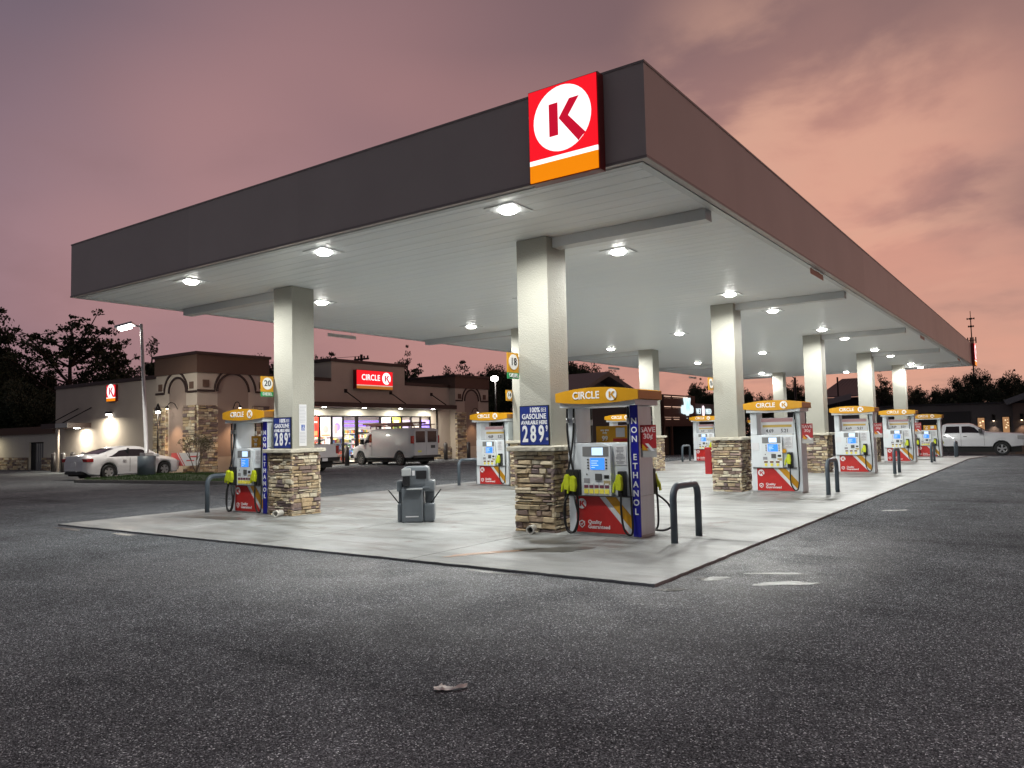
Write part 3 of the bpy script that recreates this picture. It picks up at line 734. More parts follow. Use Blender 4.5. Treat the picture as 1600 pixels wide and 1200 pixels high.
CE = ['nearest cream column with brown stone base and blue price board, left of the nearest pump', 'second cream column from the camera in the roadside row, stone base left of the second pump', 'third cream column in the roadside row, stone base between the second and third pumps', 'fourth cream column in the roadside row, behind the third pump', 'farthest cream column in the roadside row, behind the fourth pump']
CW = ['leftmost cream column with stone base, blue price board and posted notice', 'cream column with flag 14, partly hidden behind the nearest column', 'cream column of the store side row rising behind the nearest pump', 'fourth column of the store side row, hidden behind the second roadside column', 'farthest cream column of the store side row, seen behind the second pump header']
for i, y in enumerate(COLY):
    column(CXE, y, CE[i], 10 + i, slab_z(y)); column(CXW, y, CW[i], 30 + i, slab_z(y))

# number flags on the columns
def flag(cx, cy, num, diesel, label):
    o = thing('pump_number_flag', label, 'sign', (cx, cy, 2.44), PI / 2, 'yellow pump number flags')
    B('flag_plate', -.15, .15, -.012, .012, .10, .42, gold, o)
    PR('number_disc', circ(0, .27, .125, 28), -.019, -.0125, ringw, o)
    text(num, .17, (0, -.021, .27), dark_t, o, bold=.012)
    if diesel:
        B('green_plate', -.15, .15, -.012, .012, 0, .098, green_s, o)
        text('DIESEL', .085, (0, -.016, .05), white_t, o, bold=.015, sx=.95)
    B('bracket', .15, .20, -.008, .008, .08, .36, steel, o)
flag(CXW - .30, 2.305 - .17, '20', True, 'yellow flag reading 20 with green diesel strip on the leftmost column')
flag(CXE - .30, 2.305 - .17, '18', True, 'yellow flag reading 18 with green diesel strip on the nearest column')
flag(CXW - .30, 10.965 - .17, '14', False, 'yellow flag reading 14 on the column behind the nearest column')
flag(CXE - .30, 10.965 - .17, '16', False, 'yellow flag reading 16 on the second roadside column')

# blue price boards
def price_board(cx, y, label):
    o = thing('price_board', label, 'sign', (cx, y, 1.36), 0, 'blue gasoline price boards')
    B('board_frame', -.28, .28, -.02, 0, 0, .64, black_p, o)
    B('board_face', -.267, .267, -.024, -.0202, .013, .627, blue_sg, o)
    text('100%', .11, (.015, -.0245, .565), white_t, o, bold=.02, sx=.85)
    bm = bmesh.new()
    for k in range(3):
        for r_ in range(2):
            x0 = .135 + k * .035; z0 = .535 + r_ * .034
            box(bm, x0, x0 + .028, -.027, -.0245, z0, z0 + .006); box(bm, x0, x0 + .028, -.027, -.0245, z0 + .022, z0 + .028)
            box(bm, x0 + (.0 if k % 2 else .018), x0 + (.007 if k % 2 else .025), -.0268, -.0245, z0 + .007, z0 + .021)
    finish('small_print', bm, white_t, o)
    text('GASOLINE', .115, (0, -.0245, .462), white_t, o, bold=.022, sx=.86)
    B('divider', -.25, .25, -.027, -.0245, .405, .411, black_p, o)
    text('AVAILABLE HERE', .085, (0, -.0245, .365), white_t, o, bold=.03, sx=.78)
    for k, c in enumerate('289'):
        text(c, .36, (-.175 + k * .155, -.0245, .175), white_t, o, bold=.028, sx=.62, name='digit')
    text('9', .13, (.238, -.0245, .265), white_t, o, bold=.02, sx=.6, name='digit')
    text('10', .06, (.238, -.0245, .1), white_t, o, bold=.01, sx=.8, name='digit')
price_board(CXE - .01, 2.59 - .287, 'blue 100% gasoline price board reading 2.89 on the nearest column')
price_board(CXW - .01, 2.59 - .287, 'blue 100% gasoline price board reading 2.89 on the leftmost column')
# notice on the leftmost column
o = thing('column_notice', 'tall white printed notice with blue wheelchair symbol on the leftmost column', 'notice', (CXW + .297, 2.56, 1.40), PI / 2)
B('sheet', -.09, .10, -.006, 0, 0, .86, paper, o)
bm = bmesh.new(); rg = random.Random(2)
for k in range(26):
    z = .82 - k * .03
    if .30 < z < .46: continue
    box(bm, -.075, .05 + rg.uniform(0, .035) - .0, -.0085, -.0062, z, z + .009)
finish('printed_lines', bm, mat('pale print', (.42, .43, .47), .7), o)
B('access_symbol', -.035, .05, -.0085, -.0062, .32, .44, mat('access blue', (.03, .10, .42), .5), o)
bm = bmesh.new(); prism(bm, circ(.008, .415, .009, 12), -.011, -.0087)
prism(bm, [(.002, .40), (.014, .40), (.014, .375), (.034, .375), (.040, .345), (.031, .343), (.027, .366), (.002, .366)], -.011, -.0087)
for k in range(14):
    a0, a1 = PI * .65 + k * .09 * PI, PI * .65 + (k + 1) * .09 * PI
    q = [(.006 + .026 * math.cos(a0), .355 + .026 * math.sin(a0)), (.006 + .026 * math.cos(a1), .355 + .026 * math.sin(a1)), (.006 + .019 * math.cos(a1), .355 + .019 * math.sin(a1)), (.006 + .019 * math.cos(a0), .355 + .019 * math.sin(a0))]
    prism(bm, q, -.0107, -.0087)
finish('wheelchair_mark', bm, white_t, o)
# drain pipe stubs
pvc = mat('white plastic pipe', (.72, .70, .64), .5)
def pipe(cx, cy, label):
    o = thing('drain_pipe', label, 'pipe', (cx, cy, .065), .35, 'drain pipe stubs')
    bm = bmesh.new()
    n = 20
    for ra, rb, y0, y1 in ((.058, .045, -.20, .0), (.066, .046, -.23, -.17)):
        r4 = [[bm.verts.new((rr * math.cos(2 * PI * k / n), yy, rr * math.sin(2 * PI * k / n))) for k in range(n)] for rr, yy in ((ra, y1), (ra, y0), (rb, y0), (rb, y1))]
        for a, b_ in zip(r4[:-1], r4[1:]):
            for k in range(n): bm.faces.new((a[k], a[(k + 1) % n], b_[(k + 1) % n], b_[k]))
    bmesh.ops.recalc_face_normals(bm, faces=bm.faces)
    finish('pipe_collar', bm, pvc, o)
    vs = None
    bm = bmesh.new(); bm.faces.new([bm.verts.new((.045 * math.cos(2 * PI * k / n), -.09, .045 * math.sin(2 * PI * k / n))) for k in range(n)])
    finish('pipe_mouth', bm, black_p, o)
pipe(-3.14, 2.16, 'white drain pipe stub at the foot of the nearest stone column')
pipe(-9.28, 2.16, 'white drain pipe stub at the foot of the leftmost stone column')

# ------------------------------------------------------------------ fuel pumps
def rot180(o_mesh, s):
    if s < 0: o_mesh.data.transform(Matrix.Rotation(PI, 4, 'Z'))
    return o_mesh
def make_pump(kind):
    """kind: 'A' (double hose left, five grades, blue strip), 'B' (single hose, three grades)"""
    A_ = kind == 'A'
    o = thing('fuel_pump', 'x', 'fuel pump', (0, 0, 0), 0, 'fuel dispensers on the forecourt')
    B('plinth', -.59, .59, -.24, .24, 0, .035, steel, o)
    bm = bmesh.new()
    box(bm, -.60, .60, -.245, .245, .036, .60)
    box(bm, -.60, .60, -.235, .235, .602, 1.385)
    bmesh.ops.recalc_face_normals(bm, faces=bm.faces)
    finish('cabinet', bm, white_p, o, bevel=.012)
    for s in (-1, 1):
        bm = bmesh.new()
        if kind == 'A': box(bm, s * .60 - (.15 if s > 0 else 0), s * .60 + (.15 if s < 0 else 0), -.235, .235, 1.387, 1.933)
        else:
            box(bm, s * .60 - (.16 if s > 0 else 0), s * .60 + (.16 if s < 0 else 0), -.225, .225, 1.387, 1.933)
        bmesh.ops.recalc_face_normals(bm, faces=bm.faces)
        finish('side_pillar', bm, grey_p if s > 0 else white_p, o, bevel=.02)
    # header: bowed front panels, straight sides
    bm = bmesh.new()
    def hz(x, top):
        q = 1 - (x / .70) ** 2
        return (2.155 + .065 * q) if top else (2.02 - .045 * q)
    nseg = 18
    for s in (-1, 1):
        ring = []
        for i in range(nseg + 1):
            x = -.70 + 1.4 * i / nseg; yb = s * (.41 + .03 * (1 - (x / .70) ** 2))
            ring.append((bm.verts.new((x, yb, hz(x, False))), bm.verts.new((x, yb, hz(x, True))), bm.verts.new((x, yb - s * .03, hz(x, False))), bm.verts.new((x, yb - s * .03, hz(x, True)))))
        for i in range(nseg):
            a, b_ = ring[i], ring[i + 1]
            bm.faces.new((a[0], b_[0], b_[1], a[1])); bm.faces.new((a[2], a[3], b_[3], b_[2])); bm.faces.new((a[1], b_[1], b_[3], a[3])); bm.faces.new((a[0], a[2], b_[2], b_[0]))
        for e_ in (0, nseg): bm.faces.new((ring[e_][0], ring[e_][1], ring[e_][3], ring[e_][2]))
        bmesh.ops.recalc_face_normals(bm, faces=bm.faces)
        finish('header_panel', bm, gold, o); bm = bmesh.new()
    bm.free()
    for s in (-1, 1): B('header_side', s * .69 - .012, s * .69 + .012, -.379, .379, 2.025, 2.15, goldside, o)
    B('header_base', -.64, .64, -.385, .385, 1.935, 2.018, white_p, o)
    B('header_top', -.675, .675, -.37, .37, 2.10, 2.145, goldside, o)
    for s in (1, -1):
        # lettering follows the flat centre of the bow
        t_ = text('CIRCLE', .155, (-.145, -.4395, 2.10), white_t, o, bold=.018, ext=.003, sx=.92); rot180(t_, s)
        l_ = k_logo(.285, 2.10, .088, -.434, white_t, gold, o); rot180(l_, s)
        y = -.2455
        fc = lambda nm, pts, d, m_: rot180(PR(nm, pts, y - d, y - .0005 if d < .02 else y + .01, m_, o), s)
        fc('red_panel', [(-.47, .045), (.42, .045), (-.07, .585), (-.47, .585)], .006, red)
        fc('gold_panel', [(.035, .585), (.21, .585), (.50, .265), (.50, .072)], .006, gold)
        l2 = k_logo(-.37, .475, .078, y - .0065, white_t, red, o); rot180(l2, s)
        t2 = text('Quality\nGuaranteed', .078, (-.27, y - .0065, .165), white_t, o, bold=.02, ext=.002, align='LEFT'); rot180(t2, s)
        bm = bmesh.new()
        sh = [(-.425, .205), (-.375, .225), (-.325, .205), (-.325, .15), (-.375, .105), (-.425, .15)]
        sh2 = [(-.375 + (a + .375) * .72, .165 + (b_ - .165) * .72) for a, b_ in sh]
        for k in range(6):
            j = (k + 1) % 6; prism(bm, [sh[k], sh[j], sh2[j], sh2[k]], y - .0085, y - .0066)
        prism(bm, [(-.40, .17), (-.38, .145), (-.345, .19), (-.352, .197), (-.38, .163), (-.393, .178)], y - .0085, y - .0066)
        bmesh.ops.recalc_face_normals(bm, faces=bm.faces); rot180(finish('shield_badge', bm, white_t, o), s)
        # ledge
        rot180(B('ledge', -.56, .48, -.30, -.20, .588, .601, bezel, o), s)
        # card reader module with arched top
        arch = [(-.33, .605), (.17, .605), (.17, 1.34)] + [(.17 - .5 * k / 10, 1.34 + .05 * math.sin(PI * k / 10)) for k in range(1, 10)] + [(-.33, 1.34)]
        yf = -.31
        rot180(PR('card_module', arch, yf, -.236, white_p, o), s)
        f2 = lambda nm, x0, x1, z0, z1, m_, d=.004: rot180(B(nm, x0, x1, yf - d, yf - .0006, z0, z1, m_, o), s)
        f2('price_bezel', -.30, .14, 1.19, 1.335, mat('grey display bezel', (.22, .22, .22), .35))
        rot180(B('price_display', -.14, .05, yf - .007, yf - .0045, 1.205, 1.32, screen_w, o), s)
        f2('blue_screen', -.17, .07, .99, 1.165, screen_b)
        rot180(text('----------\n--------\n----------\n-----', .036, (-.15, yf - .005, 1.075), mat('screen print', (.7, .8, .9), .4, emit=(.6, .8, 1), es=.7), o, bold=.06, ext=.0006, align='LEFT', name='screen_print'), s)
        bm = bmesh.new()
        for k in range(4):
            for xx in (-.21, .10): box(bm, xx - .012, xx + .012, yf - .006, yf - .0006, 1.00 + k * .043, 1.02 + k * .043)
        rot180(finish('soft_keys', bm, black_p, o), s)
        f2('card_slot', -.09, .02, .83, .93, bezel, .012)
        f2('receipt_slot', .06, .14, .86, .91, black_p)
        f2('contactless_reader', .05, .16, .77, .83, mat('tan reader pad', (.45, .36, .2), .5))
        f2('keypad', -.29, -.19, .79, .86, grey_t)
        f2('lock', -.245, -.225, .91, .93, black_p)
        bm = bmesh.new()
        if A_: bx = [(-.285 + k * .088, .07) for k in range(5)]
        else: bx = [(-.27 + k * .14, .085) for k in range(3)]
        for k, (x0, w_) in enumerate(bx):
            box(bm, x0, x0 + w_, yf - .004, yf - .0006, .715, .76, 0); box(bm, x0 + .004, x0 + w_ - .004, yf - .005, yf - .0042, .762, .787, 1)
            if A_: box(bm, x0, x0 + w_, yf - .010, yf - .0006, .635, .70, 2)
        if not A_:
            for k, (x0, w_) in enumerate(bx): prism(bm, circ(x0 + w_ / 2, .672, .034, 16), yf - .010, yf - .0006, None, 2)
        bmesh.ops.recalc_face_normals(bm, faces=bm.faces)
        rot180(finish('grade_buttons', bm, [mat('grade label plum', (.18, .05, .09), .4) if A_ else mat('grade label brown', (.20, .10, .05), .4), white_t, btn_y], o), s)
        # printed safety sheet
        rot180(B('safety_sheet', .205, .40, -.242, -.2355, 1.06, 1.34, paper, o), s)
        bm = bmesh.new(); rg = random.Random(4)
        for k in range(12):
            w_ = rg.uniform(.10, .16) if k not in (4, 9) else .03
            box(bm, .30 - w_ / 2, .30 + w_ / 2, -.2445, -.2425, 1.315 - k * .021, 1.323 - k * .021)
        rot180(finish('sheet_print', bm, grey_t, o), s)
        if not A_:
            rot180(B('safety_sheet', -.58, -.40, -.242, -.2355, 1.02, 1.20, paper, o), s)
        # hose boots, nozzles, hoses
        def nozzle(x, z, flip=1):
            bm = bmesh.new()
            body = [(-.045, -.10), (.035, -.11), (.05, -.02), (.04, .09), (.0, .13), (-.03, .12), (-.055, .03)]
            prism(bm, [(x + a * flip, z + b_) for a, b_ in body], -.40, -.335)
            prism(bm, [(x + a * flip, z + b_) for a, b_ in [(-.055, .04), (-.095, -.03), (-.105, -.14), (-.085, -.145), (-.06, -.05)]], -.395, -.345)
            bmesh.ops.recalc_face_normals(bm, faces=bm.faces)
            n_ = finish('nozzle', bm, yellow_noz, o, bevel=.006); rot180(n_, s)
            rot180(T('spout', [(x, -.36, z - .10), (x + .01 * flip, -.35, z - .16)], .022, black_p, o), s)
        rot180(B('nozzle_boot', .285, .40, -.33, -.236, .60, .97, black_p, o, bevel=.015), s)
        nozzle(.335, .80)
        ho = [(.35, -.35, .66), (.35, -.36, .45), (.36, -.35, .22), (.44, -.35, .08), (.52, -.34, .13), (.545, -.31, .45), (.52, -.285, 1.1), (.49, -.26, 1.6), (.47, -.26, 1.92)]
        if A_: ho = [(.35, -.35, .66), (.35, -.36, .40), (.38, -.36, .16), (.45, -.36, .06), (.51, -.33, .10), (.49, -.30, .45), (.46, -.28, 1.1), (.455, -.26, 1.6), (.455, -.26, 1.92)]
        rot180(T('hose', smooth_path(ho), .016, black_r, o, 8), s)
        if A_:
            rot180(B('nozzle_boot', -.60, -.375, -.33, -.236, .60, .99, black_p, o, bevel=.015), s)
            nozzle(-.55, .79, 1); nozzle(-.445, .77, 1)
            ex = 0 if s > 0 else -.16
            h1 = [(-.55, -.35, .62), (-.60 + ex, -.38, .45), (-.60 + ex * 1.6, -.38, .18), (-.50 + ex, -.38, .05), (-.40, -.37, .12), (-.385, -.34, .45), (-.44, -.33, .85), (-.54, -.29, 1.25), (-.585, -.27, 1.6), (-.585, -.26, 1.92)]
            h2 = [(-.445, -.35, .62), (-.40, -.39, .50), (-.36, -.39, .28), (-.44, -.40, .06), (-.57, -.39, .10), (-.60, -.36, .42), (-.585, -.33, .8), (-.50, -.29, 1.3), (-.47, -.27, 1.65), (-.465, -.26, 1.92)]
            rot180(T('hose', smooth_path(h1), .016, black_r, o, 8), s); rot180(T('hose', smooth_path(h2), .016, black_r, o, 8), s)
            for xx in (-.585, -.465): rot180(T('hose_coupling', [(xx, -.262, 1.70), (xx, -.26, 1.78)], .022, steel, o, 8), s)
        rot180(T('hose_coupling', [(.457 if A_ else .485, -.262, 1.66), (.456 if A_ else .475, -.26, 1.75)], .022, steel, o, 8), s)
    if A_:
        B('poster_board', -.21, .40, -.03, 0, 1.39, 1.64, gold, o)
        B('poster_red_band', .08, .385, -.034, -.0305, 1.40, 1.45, red, o)
        B('poster_card', .13, .28, -.034, -.0305, 1.47, 1.61, paper, o)
        text('99', .10, (-.06, -.033, 1.45), white_t, o, bold=.03)
        text('any size\nonly', .045, (-.06, -.033, 1.56), white_t, o, bold=.03)
        B('blue_strip', .49, .612, -.262, -.2465, .02, 1.96, blue_st, o)
        for k, c in enumerate('NON ETHANOL'):
            if c == ' ': continue
            text(c, .125, (.551, -.264, 1.70 - k * .132), white_t, o, bold=.02, name='strip_letter')
    else:
        B('price_poster', -.40, .38, -.03, 0, 1.40, 1.80, paper, o)
        B('poster_header', -.39, .37, -.034, -.0305, 1.70, 1.79, mat('pale pink print', (.6, .35, .36), .6), o)
        B('poster_gold_band', -.36, .34, -.034, -.0305, 1.57, 1.63, mat('poster gold', (.6, .42, .10), .6), o)
        text('4.69', .12, (-.19, -.033, 1.48), dark_t, o, bold=.01, sx=.9); text('5.21', .12, (.17, -.033, 1.48), dark_t, o, bold=.01, sx=.9)
    return o
def save_sign(px, py, zb, label):
    o = thing('discount_sign', label, 'sign', (px + .745, py - .20, zb + 1.17), 0, 'red SAVE 30 cent flags on the pump sides')
    B('red_plate', -.125, .125, -.008, 0, .13, .47, darkred, o)
    B('grey_plate', -.125, .125, -.008, 0, 0, .129, mat('grey sign base', (.42, .41, .40), .5), o)
    text('SAVE\n30¢', .105, (0, -.010, .35), mat('pale pink lettering', (.65, .45, .45), .5), o, bold=.02)
    bm = bmesh.new(); prism(bm, [(-.10, .20), (-.10, .10), (.0, .10)], -.012, -.0085); finish('gold_wedge', bm, gold, o)
    bm = bmesh.new(); prism(bm, [(-.05, .20), (.0, .20), (.10, .09), (.05, .09)], -.0122, -.0086); finish('white_slash', bm, paper, o)
PYS = [2.50 + 8.66 * i for i in range(5)]
PE, PWX = -1.93, -10.47
pA = make_pump('A'); pA.location = (PE, PYS[0], 0)
pA['label'] = 'nearest pump with blue NON ETHANOL strip and golden poster, right of the nearest column'
pB = make_pump('B'); pB.location = (PE, PYS[1], 0)
pB['label'] = 'second pump along the roadside row, white price poster and single yellow nozzle'
dup(pB, (PE, PYS[2], 0), label='third pump along the roadside row, beside the third column')
dup(pB, (PE, PYS[3], 0), label='fourth pump along the roadside row, in front of the farthest column')
dup(pA, (PE, PYS[4], slab_z(PYS[4])), label='farthest pump of the roadside row, just left of the white pickup truck', skip=('blue_strip', 'strip_letter'))
dup(pA, (PWX, PYS[0], -.01), label='leftmost pump with blue NON ETHANOL strip, left of the leftmost column')
dup(pB, (PWX, PYS[1], 0), label='pump on the store side between the trash can and the number 14 flag')
dup(pB, (PWX, PYS[2], 0), label='pump on the store side seen through the opening of the nearest pump')
dup(pB, (PWX, PYS[3], 0), label='pump on the store side just left of the second roadside column')
dup(pB, (PWX, PYS[4], slab_z(PYS[4])), label='farthest store side pump, peeking out right of the second roadside column')
save_sign(PE, PYS[0], 0, 'red SAVE 30 cent flag on the side of the nearest pump')
save_sign(PE, PYS[1], 0, 'red SAVE 30 cent flag on the side of the second roadside pump')
save_sign(PE, PYS[2], 0, 'red SAVE 30 cent flag on the side of the third roadside pump')
save_sign(PE, PYS[3], 0, 'red SAVE 30 cent flag on the side of the fourth roadside pump')
# yellow round tag on the second pump, small blue bottles (window wash) on others left out where unseen
o = tag(PR('round_tag', circ(.21, 1.0, .05, 20), -.30, -.245, gold), 'round yellow tag stuck beside the screen of the second pump', 'tag'); o.location = (PE, PYS[1], 0)

# U bollards
def u_bollard(x, y, label, zb=0.0, sep=.88, hh=.775):
    r_ = .17; r0 = .049
    pts = [(0, -sep / 2, 0), (0, -sep / 2, hh - r_)] + [(0, -sep / 2 + r_ - r_ * math.cos(a), hh - r_ + r_ * math.sin(a) - 0) for a in [PI / 2 * k / 6 for k in range(1, 7)]]
    pts += [(0, sep / 2 - r_ + r_ * math.sin(a), hh - r_ + r_ * math.cos(a)) for a in [PI / 2 * k / 6 for k in range(1, 7)]] + [(0, sep / 2, 0)]
    bm = bmesh.new(); tube(bm, pts, r0, 16); bmesh.ops.recalc_face_normals(bm, faces=bm.faces)
    o = finish('pump_guard', bm, slate_pipe); o.location = (x, y, zb)
    tag(o, label, 'guard rail', 'slate grey U shaped guards at the pump islands'); return o
for i, nm in enumerate(['nearest', 'second', 'third', 'fourth', 'farthest']):
    u_bollard(-.71, PYS[i] - .04, 'slate grey U shaped pipe guard right of the %s roadside pump' % nm, slab_z(PYS[i]))
for i, nm in enumerate(['U shaped pipe guard left of the leftmost pump', 'U shaped pipe guard left of the store side pump behind the trash can', 'U shaped pipe guard left of the store side pump behind the nearest pump', 'U shaped pipe guard left of the store side pump beside the second column', 'U shaped pipe guard left of the farthest store side pump']):
    u_bollard(-11.55, PYS[i] - .05, 'slate grey ' + nm, slab_z(PYS[i]), .95)

# trash and wash station
binm = mat('grey blue moulded plastic', (.15, .17, .19), .45, bump=.15, bscale=60, var=.12, vscale=5)
bin_l = mat('light grey plastic', (.45, .47, .48), .4)
o = thing('trash_can', 'grey plastic trash and windshield wash station with squeegees on the forecourt', 'trash can', (-6.0, 2.62, 0), R(38))
def bx(nm, x0, x1, y0, y1, z0, z1, m_=binm, bv=.02): return B(nm, x0, x1, y0, y1, z0, z1, m_, o, bevel=bv)
bx('trash_body', -.26, .12, -.28, .26, .0, .62, binm, .03)
bx('hood', -.245, .235, -.235, .245, .625, 1.00, binm, .07)
bx('hood_rim', -.255, .245, -.245, .255, .60, .635, binm, .01)
bx('wash_tub', .13, .32, -.22, .24, .0, .33, binm, .03)
bx('wash_tub', -.35, -.265, -.16, .22, .0, .33, binm, .025)
bx('wash_bucket_top', .125, .33, -.23, .25, .55, .75, binm, .04)
bx('wash_bucket_top', -.36, -.262, -.17, .22, .55, .75, binm, .03)
bx('tub_post', .14, .31, .02, .22, .332, .548, binm, .01)
bx('tub_post', -.34, -.27, .0, .2, .332, .548, binm, .01)
bx('trash_opening', .0, .19, -.250, -.2355, .78, .93, black_p, .004)
bx('towel_dispenser', -.25, -.09, -.34, -.236, .84, .97, bin_l, .012)
bx('towel_dispenser_base', -.235, -.105, -.33, -.236, .66, .835, black_p, .01)
bx('folding_shelf', -.16, .12, -.43, -.285, .598, .615, bin_l, .004)
bx('label_sheet', -.07, -.02, -.241, -.2356, .84, .93, paper, 0)
bx('label_strip', -.19, .04, -.286, -.2805, .10, .12, paper, 0)
T('squeegee', [(.24, -.08, .31), (.44, -.13, .58)], .012, black_p, o); T('squeegee', [(-.32, 0, .31), (-.52, -.05, .58)], .012, black_p, o)
# grey bin beyond the third column
o = thing('trash_can', 'dark grey trash can between the third column and the third roadside pump', 'trash can', (-3.75, 27.2, 0), .2)
B('trash_body', -.28, .28, -.28, .28, 0, .72, binm, o, .03); B('hood', -.27, .27, -.27, .27, .745, 1.06, binm, o, .05); B('rim_band', -.285, .285, -.285, .285, .722, .743, bin_l, o); B('label_sheet', -.04, .04, -.275, -.2705, .86, .96, paper, o)
# red cabinet beside second column
o = thing('extinguisher_cabinet', 'narrow red extinguisher cabinet standing left of the second roadside column', 'cabinet', (-3.66, 11.1, .42), 0)
B('cabinet_body', -.09, .09, -.12, .12, 0, .68, red, o, .01); B('door_panel', -.07, .07, -.125, -.1205, .05, .63, darkred, o)
# paper litter
lit_m = mat('crumpled napkin', (.88, .86, .80), .8)
bm = bmesh.new(); rg = random.Random(8); nx, ny = 14, 6; gr = []
for j in range(ny):
    gr.append([bm.verts.new(((i / (nx - 1) - .5) * .21 + rg.uniform(-.004, .004), (j / (ny - 1) - .5) * (.055 + .03 * math.sin(i * .5)) + .015 * math.sin(i * .6) + rg.uniform(-.003, .003), .004 + abs(rg.gauss(0, .007)) + .012 * (1 - abs(j - 2.5) / 2.5))) for i in range(nx)])
for j in range(ny - 1):
    for i in range(nx - 1): bm.faces.new((gr[j][i], gr[j][i + 1], gr[j + 1][i + 1], gr[j + 1][i]))
o = finish('paper_litter', bm, lit_m); o.location = (.53, -4.28, -.027); o.rotation_euler = (0, 0, .75)
tag(o, 'crumpled pale napkin lying on the asphalt in the foreground', 'litter')
# hanging plastic bird/clearance tags on the canopy edge
tagm = mat('peach plastic tag', (.55, .30, .22), .5); tagw = mat('pale clear tag', (.45, .40, .39), .4)
for (x, y, lb) in ((-.12, 8.1, 'nearest'), (-.12, 22.6, 'second'), (-.12, 34.5, 'farthest')):
    o = thing('clearance_tag', 'peach hanging tag under the roadside canopy edge, %s of three' % lb, 'tag', (x, y, 4.56), PI / 2, 'tags hanging under the canopy edge')
    B('tag_plate', -.5, .5, -.004, .004, 0, .11, tagm, o); B('tag_wire', -.4, -.39, -.003, .003, .111, .15, steel, o); B('tag_wire', .39, .4, -.003, .003, .111, .15, steel, o)
for (y, lb) in ((7.6, 'nearest'), (24.6, 'second'), (34.2, 'farthest')):
    o = thing('clearance_tag', 'pale translucent hanging tag under the store side canopy edge, %s of three' % lb, 'tag', (-13.4, y, 4.48), PI / 2, 'tags hanging under the canopy edge')
    B('tag_plate', -.55, .55, -.004, .004, 0, .10, tagw, o); B('tag_wire', -.4, -.39, -.003, .003, .101, .24, steel, o); B('tag_wire', .39, .4, -.003, .003, .101, .24, steel, o)

# ------------------------------------------------------------------ store building
def wall_box(name, x0, x1, y0, y1, z0, z1, m_, p): return B(name, x0, x1, y0, y1, z0, z1, m_, p)
st_ = thing('convenience_store', 'tan single storey convenience store with lit windows and red sign', 'store building', (-31, 26, 0))
def SB(name, x0, x1, y0, y1, z0, z1, m_, bv=0.0):      # store boxes in world coordinates
    return B(name, x0 + 31, x1 + 31, y0 - 26, y1 - 26, z0, z1, m_, st_, bv)
SX = -31.0
# side wall facing the forecourt corner
SB('side_wall', -46.0, -33.9, 14.4, 14.7, -.4, 4.85, stucco_store)
SB('coping', -46.05, -33.9, 14.33, 14.75, 4.852, 5.05, brown_cap)
SB('rear_wall', -46.0, -45.7, 14.702, 39.0, -.4, 4.85, stucco_store)
SB('front_wall', SX - .3, SX, 18.0, 20.1, -.4, 4.85, stucco_store)
SB('front_wall', SX - .3, SX, 20.102, 31.6, 2.86, 4.85, store_white)
SB('front_wall', SX - .3, SX, 31.602, 33.6, -.4, 4.85, stucco_store)
# tan wall face above the awning (proud of the white storefront band)
SB('upper_wall', SX + .001, SX + .05, 20.1, 31.6, 3.62, 4.85, stucco_store)
for y0, y1 in ((18.0, 22.75), (29.05, 33.6)): SB('coping', SX - .36, SX + .08, y0, y1, 4.852, 5.05, brown_cap)
SB('raised_parapet', SX - 2.6, SX + .06, 22.8, 29.0, 4.853, 6.02, stucco_store)
SB('coping', SX - 2.7, SX + .13, 22.72, 29.08, 6.022, 6.2, brown_cap)
SB('roof', -45.69, SX - .31, 14.71, 38.9, 4.4, 4.5, under)
# towers
def tower(y0, y1, x0, ztop, band, faces):
    SB('tower', x0, SX + .5, y0, y1, -.4, band, stucco_store)
    SB('tower_band', x0 - .06, SX + .56, y0 - .06, y1 + .06, band + .002, ztop, brown_band)
    SB('coping', x0 - .14, SX + .64, y0 - .14, y1 + .14, ztop + .002, ztop + .14, brown_cap)
tower(13.88, 18.0, -34.1, 5.78, 4.9, 0)
tower(33.6, 37.4, -34.6, 5.62, 4.82, 0)
def arc_strip(name, org, u, n, cx, z0, r, w, x_ends, th=.05):
    """moulding: horizontal run, half circle, horizontal run on a wall face"""
    org, u, n = Vector(org), Vector(u), Vector(n)
    pts = [(x_ends[0], z0)] + [(cx - r * math.cos(PI * k / 24), z0 + r * math.sin(PI * k / 24)) for k in range(25)] + [(x_ends[1], z0)]
    bm = bmesh.new(); prev = None
    for i, (a, b_) in enumerate(pts):
        p = Vector(pts[max(i - 1, 0)]); q = Vector(pts[min(i + 1, len(pts) - 1)]); d = (q - p).normalized(); nn = Vector((-d.y, d.x)) * w / 2
        v = []
        for (sa, dd) in ((1, .004), (1, th), (-1, th), (-1, .004)):
            v.append(bm.verts.new(org + u * (a + nn.x * sa) + Vector((0, 0, b_ + nn.y * sa)) + n * dd))
        if prev:
            for k in range(4): bm.faces.new((prev[k], prev[(k + 1) % 4], v[(k + 1) % 4], v[k]))
        prev = v
    bmesh.ops.recalc_face_normals(bm, faces=bm.faces)
    o = finish(name, bm, trim_b, st_); o.data.transform(Matrix.Translation((31, -26, 0))); return o
def arch_panel(org, u, n, cx, z0, z1, r, d=.002):
    org, u, n = Vector(org), Vector(u), Vector(n)
    pts = [(cx - r, z0), (cx + r, z0), (cx + r, z1)] + [(cx + r * math.cos(PI * k / 20), z1 + r * math.sin(PI * k / 20)) for k in range(1, 20)] + [(cx - r, z1)]
    bm = bmesh.new(); bm.faces.new([bm.verts.new(org + u * a + Vector((0, 0, b_)) + n * d) for a, b_ in pts])
    o = finish('arch_panel', bm, mat('sconce tinted stucco', (.34, .26, .22), .85, bump=.2), st_); o.data.transform(Matrix.Translation((31, -26, 0)))  # rose tint puts the sconce's pinkish light into the arch colour
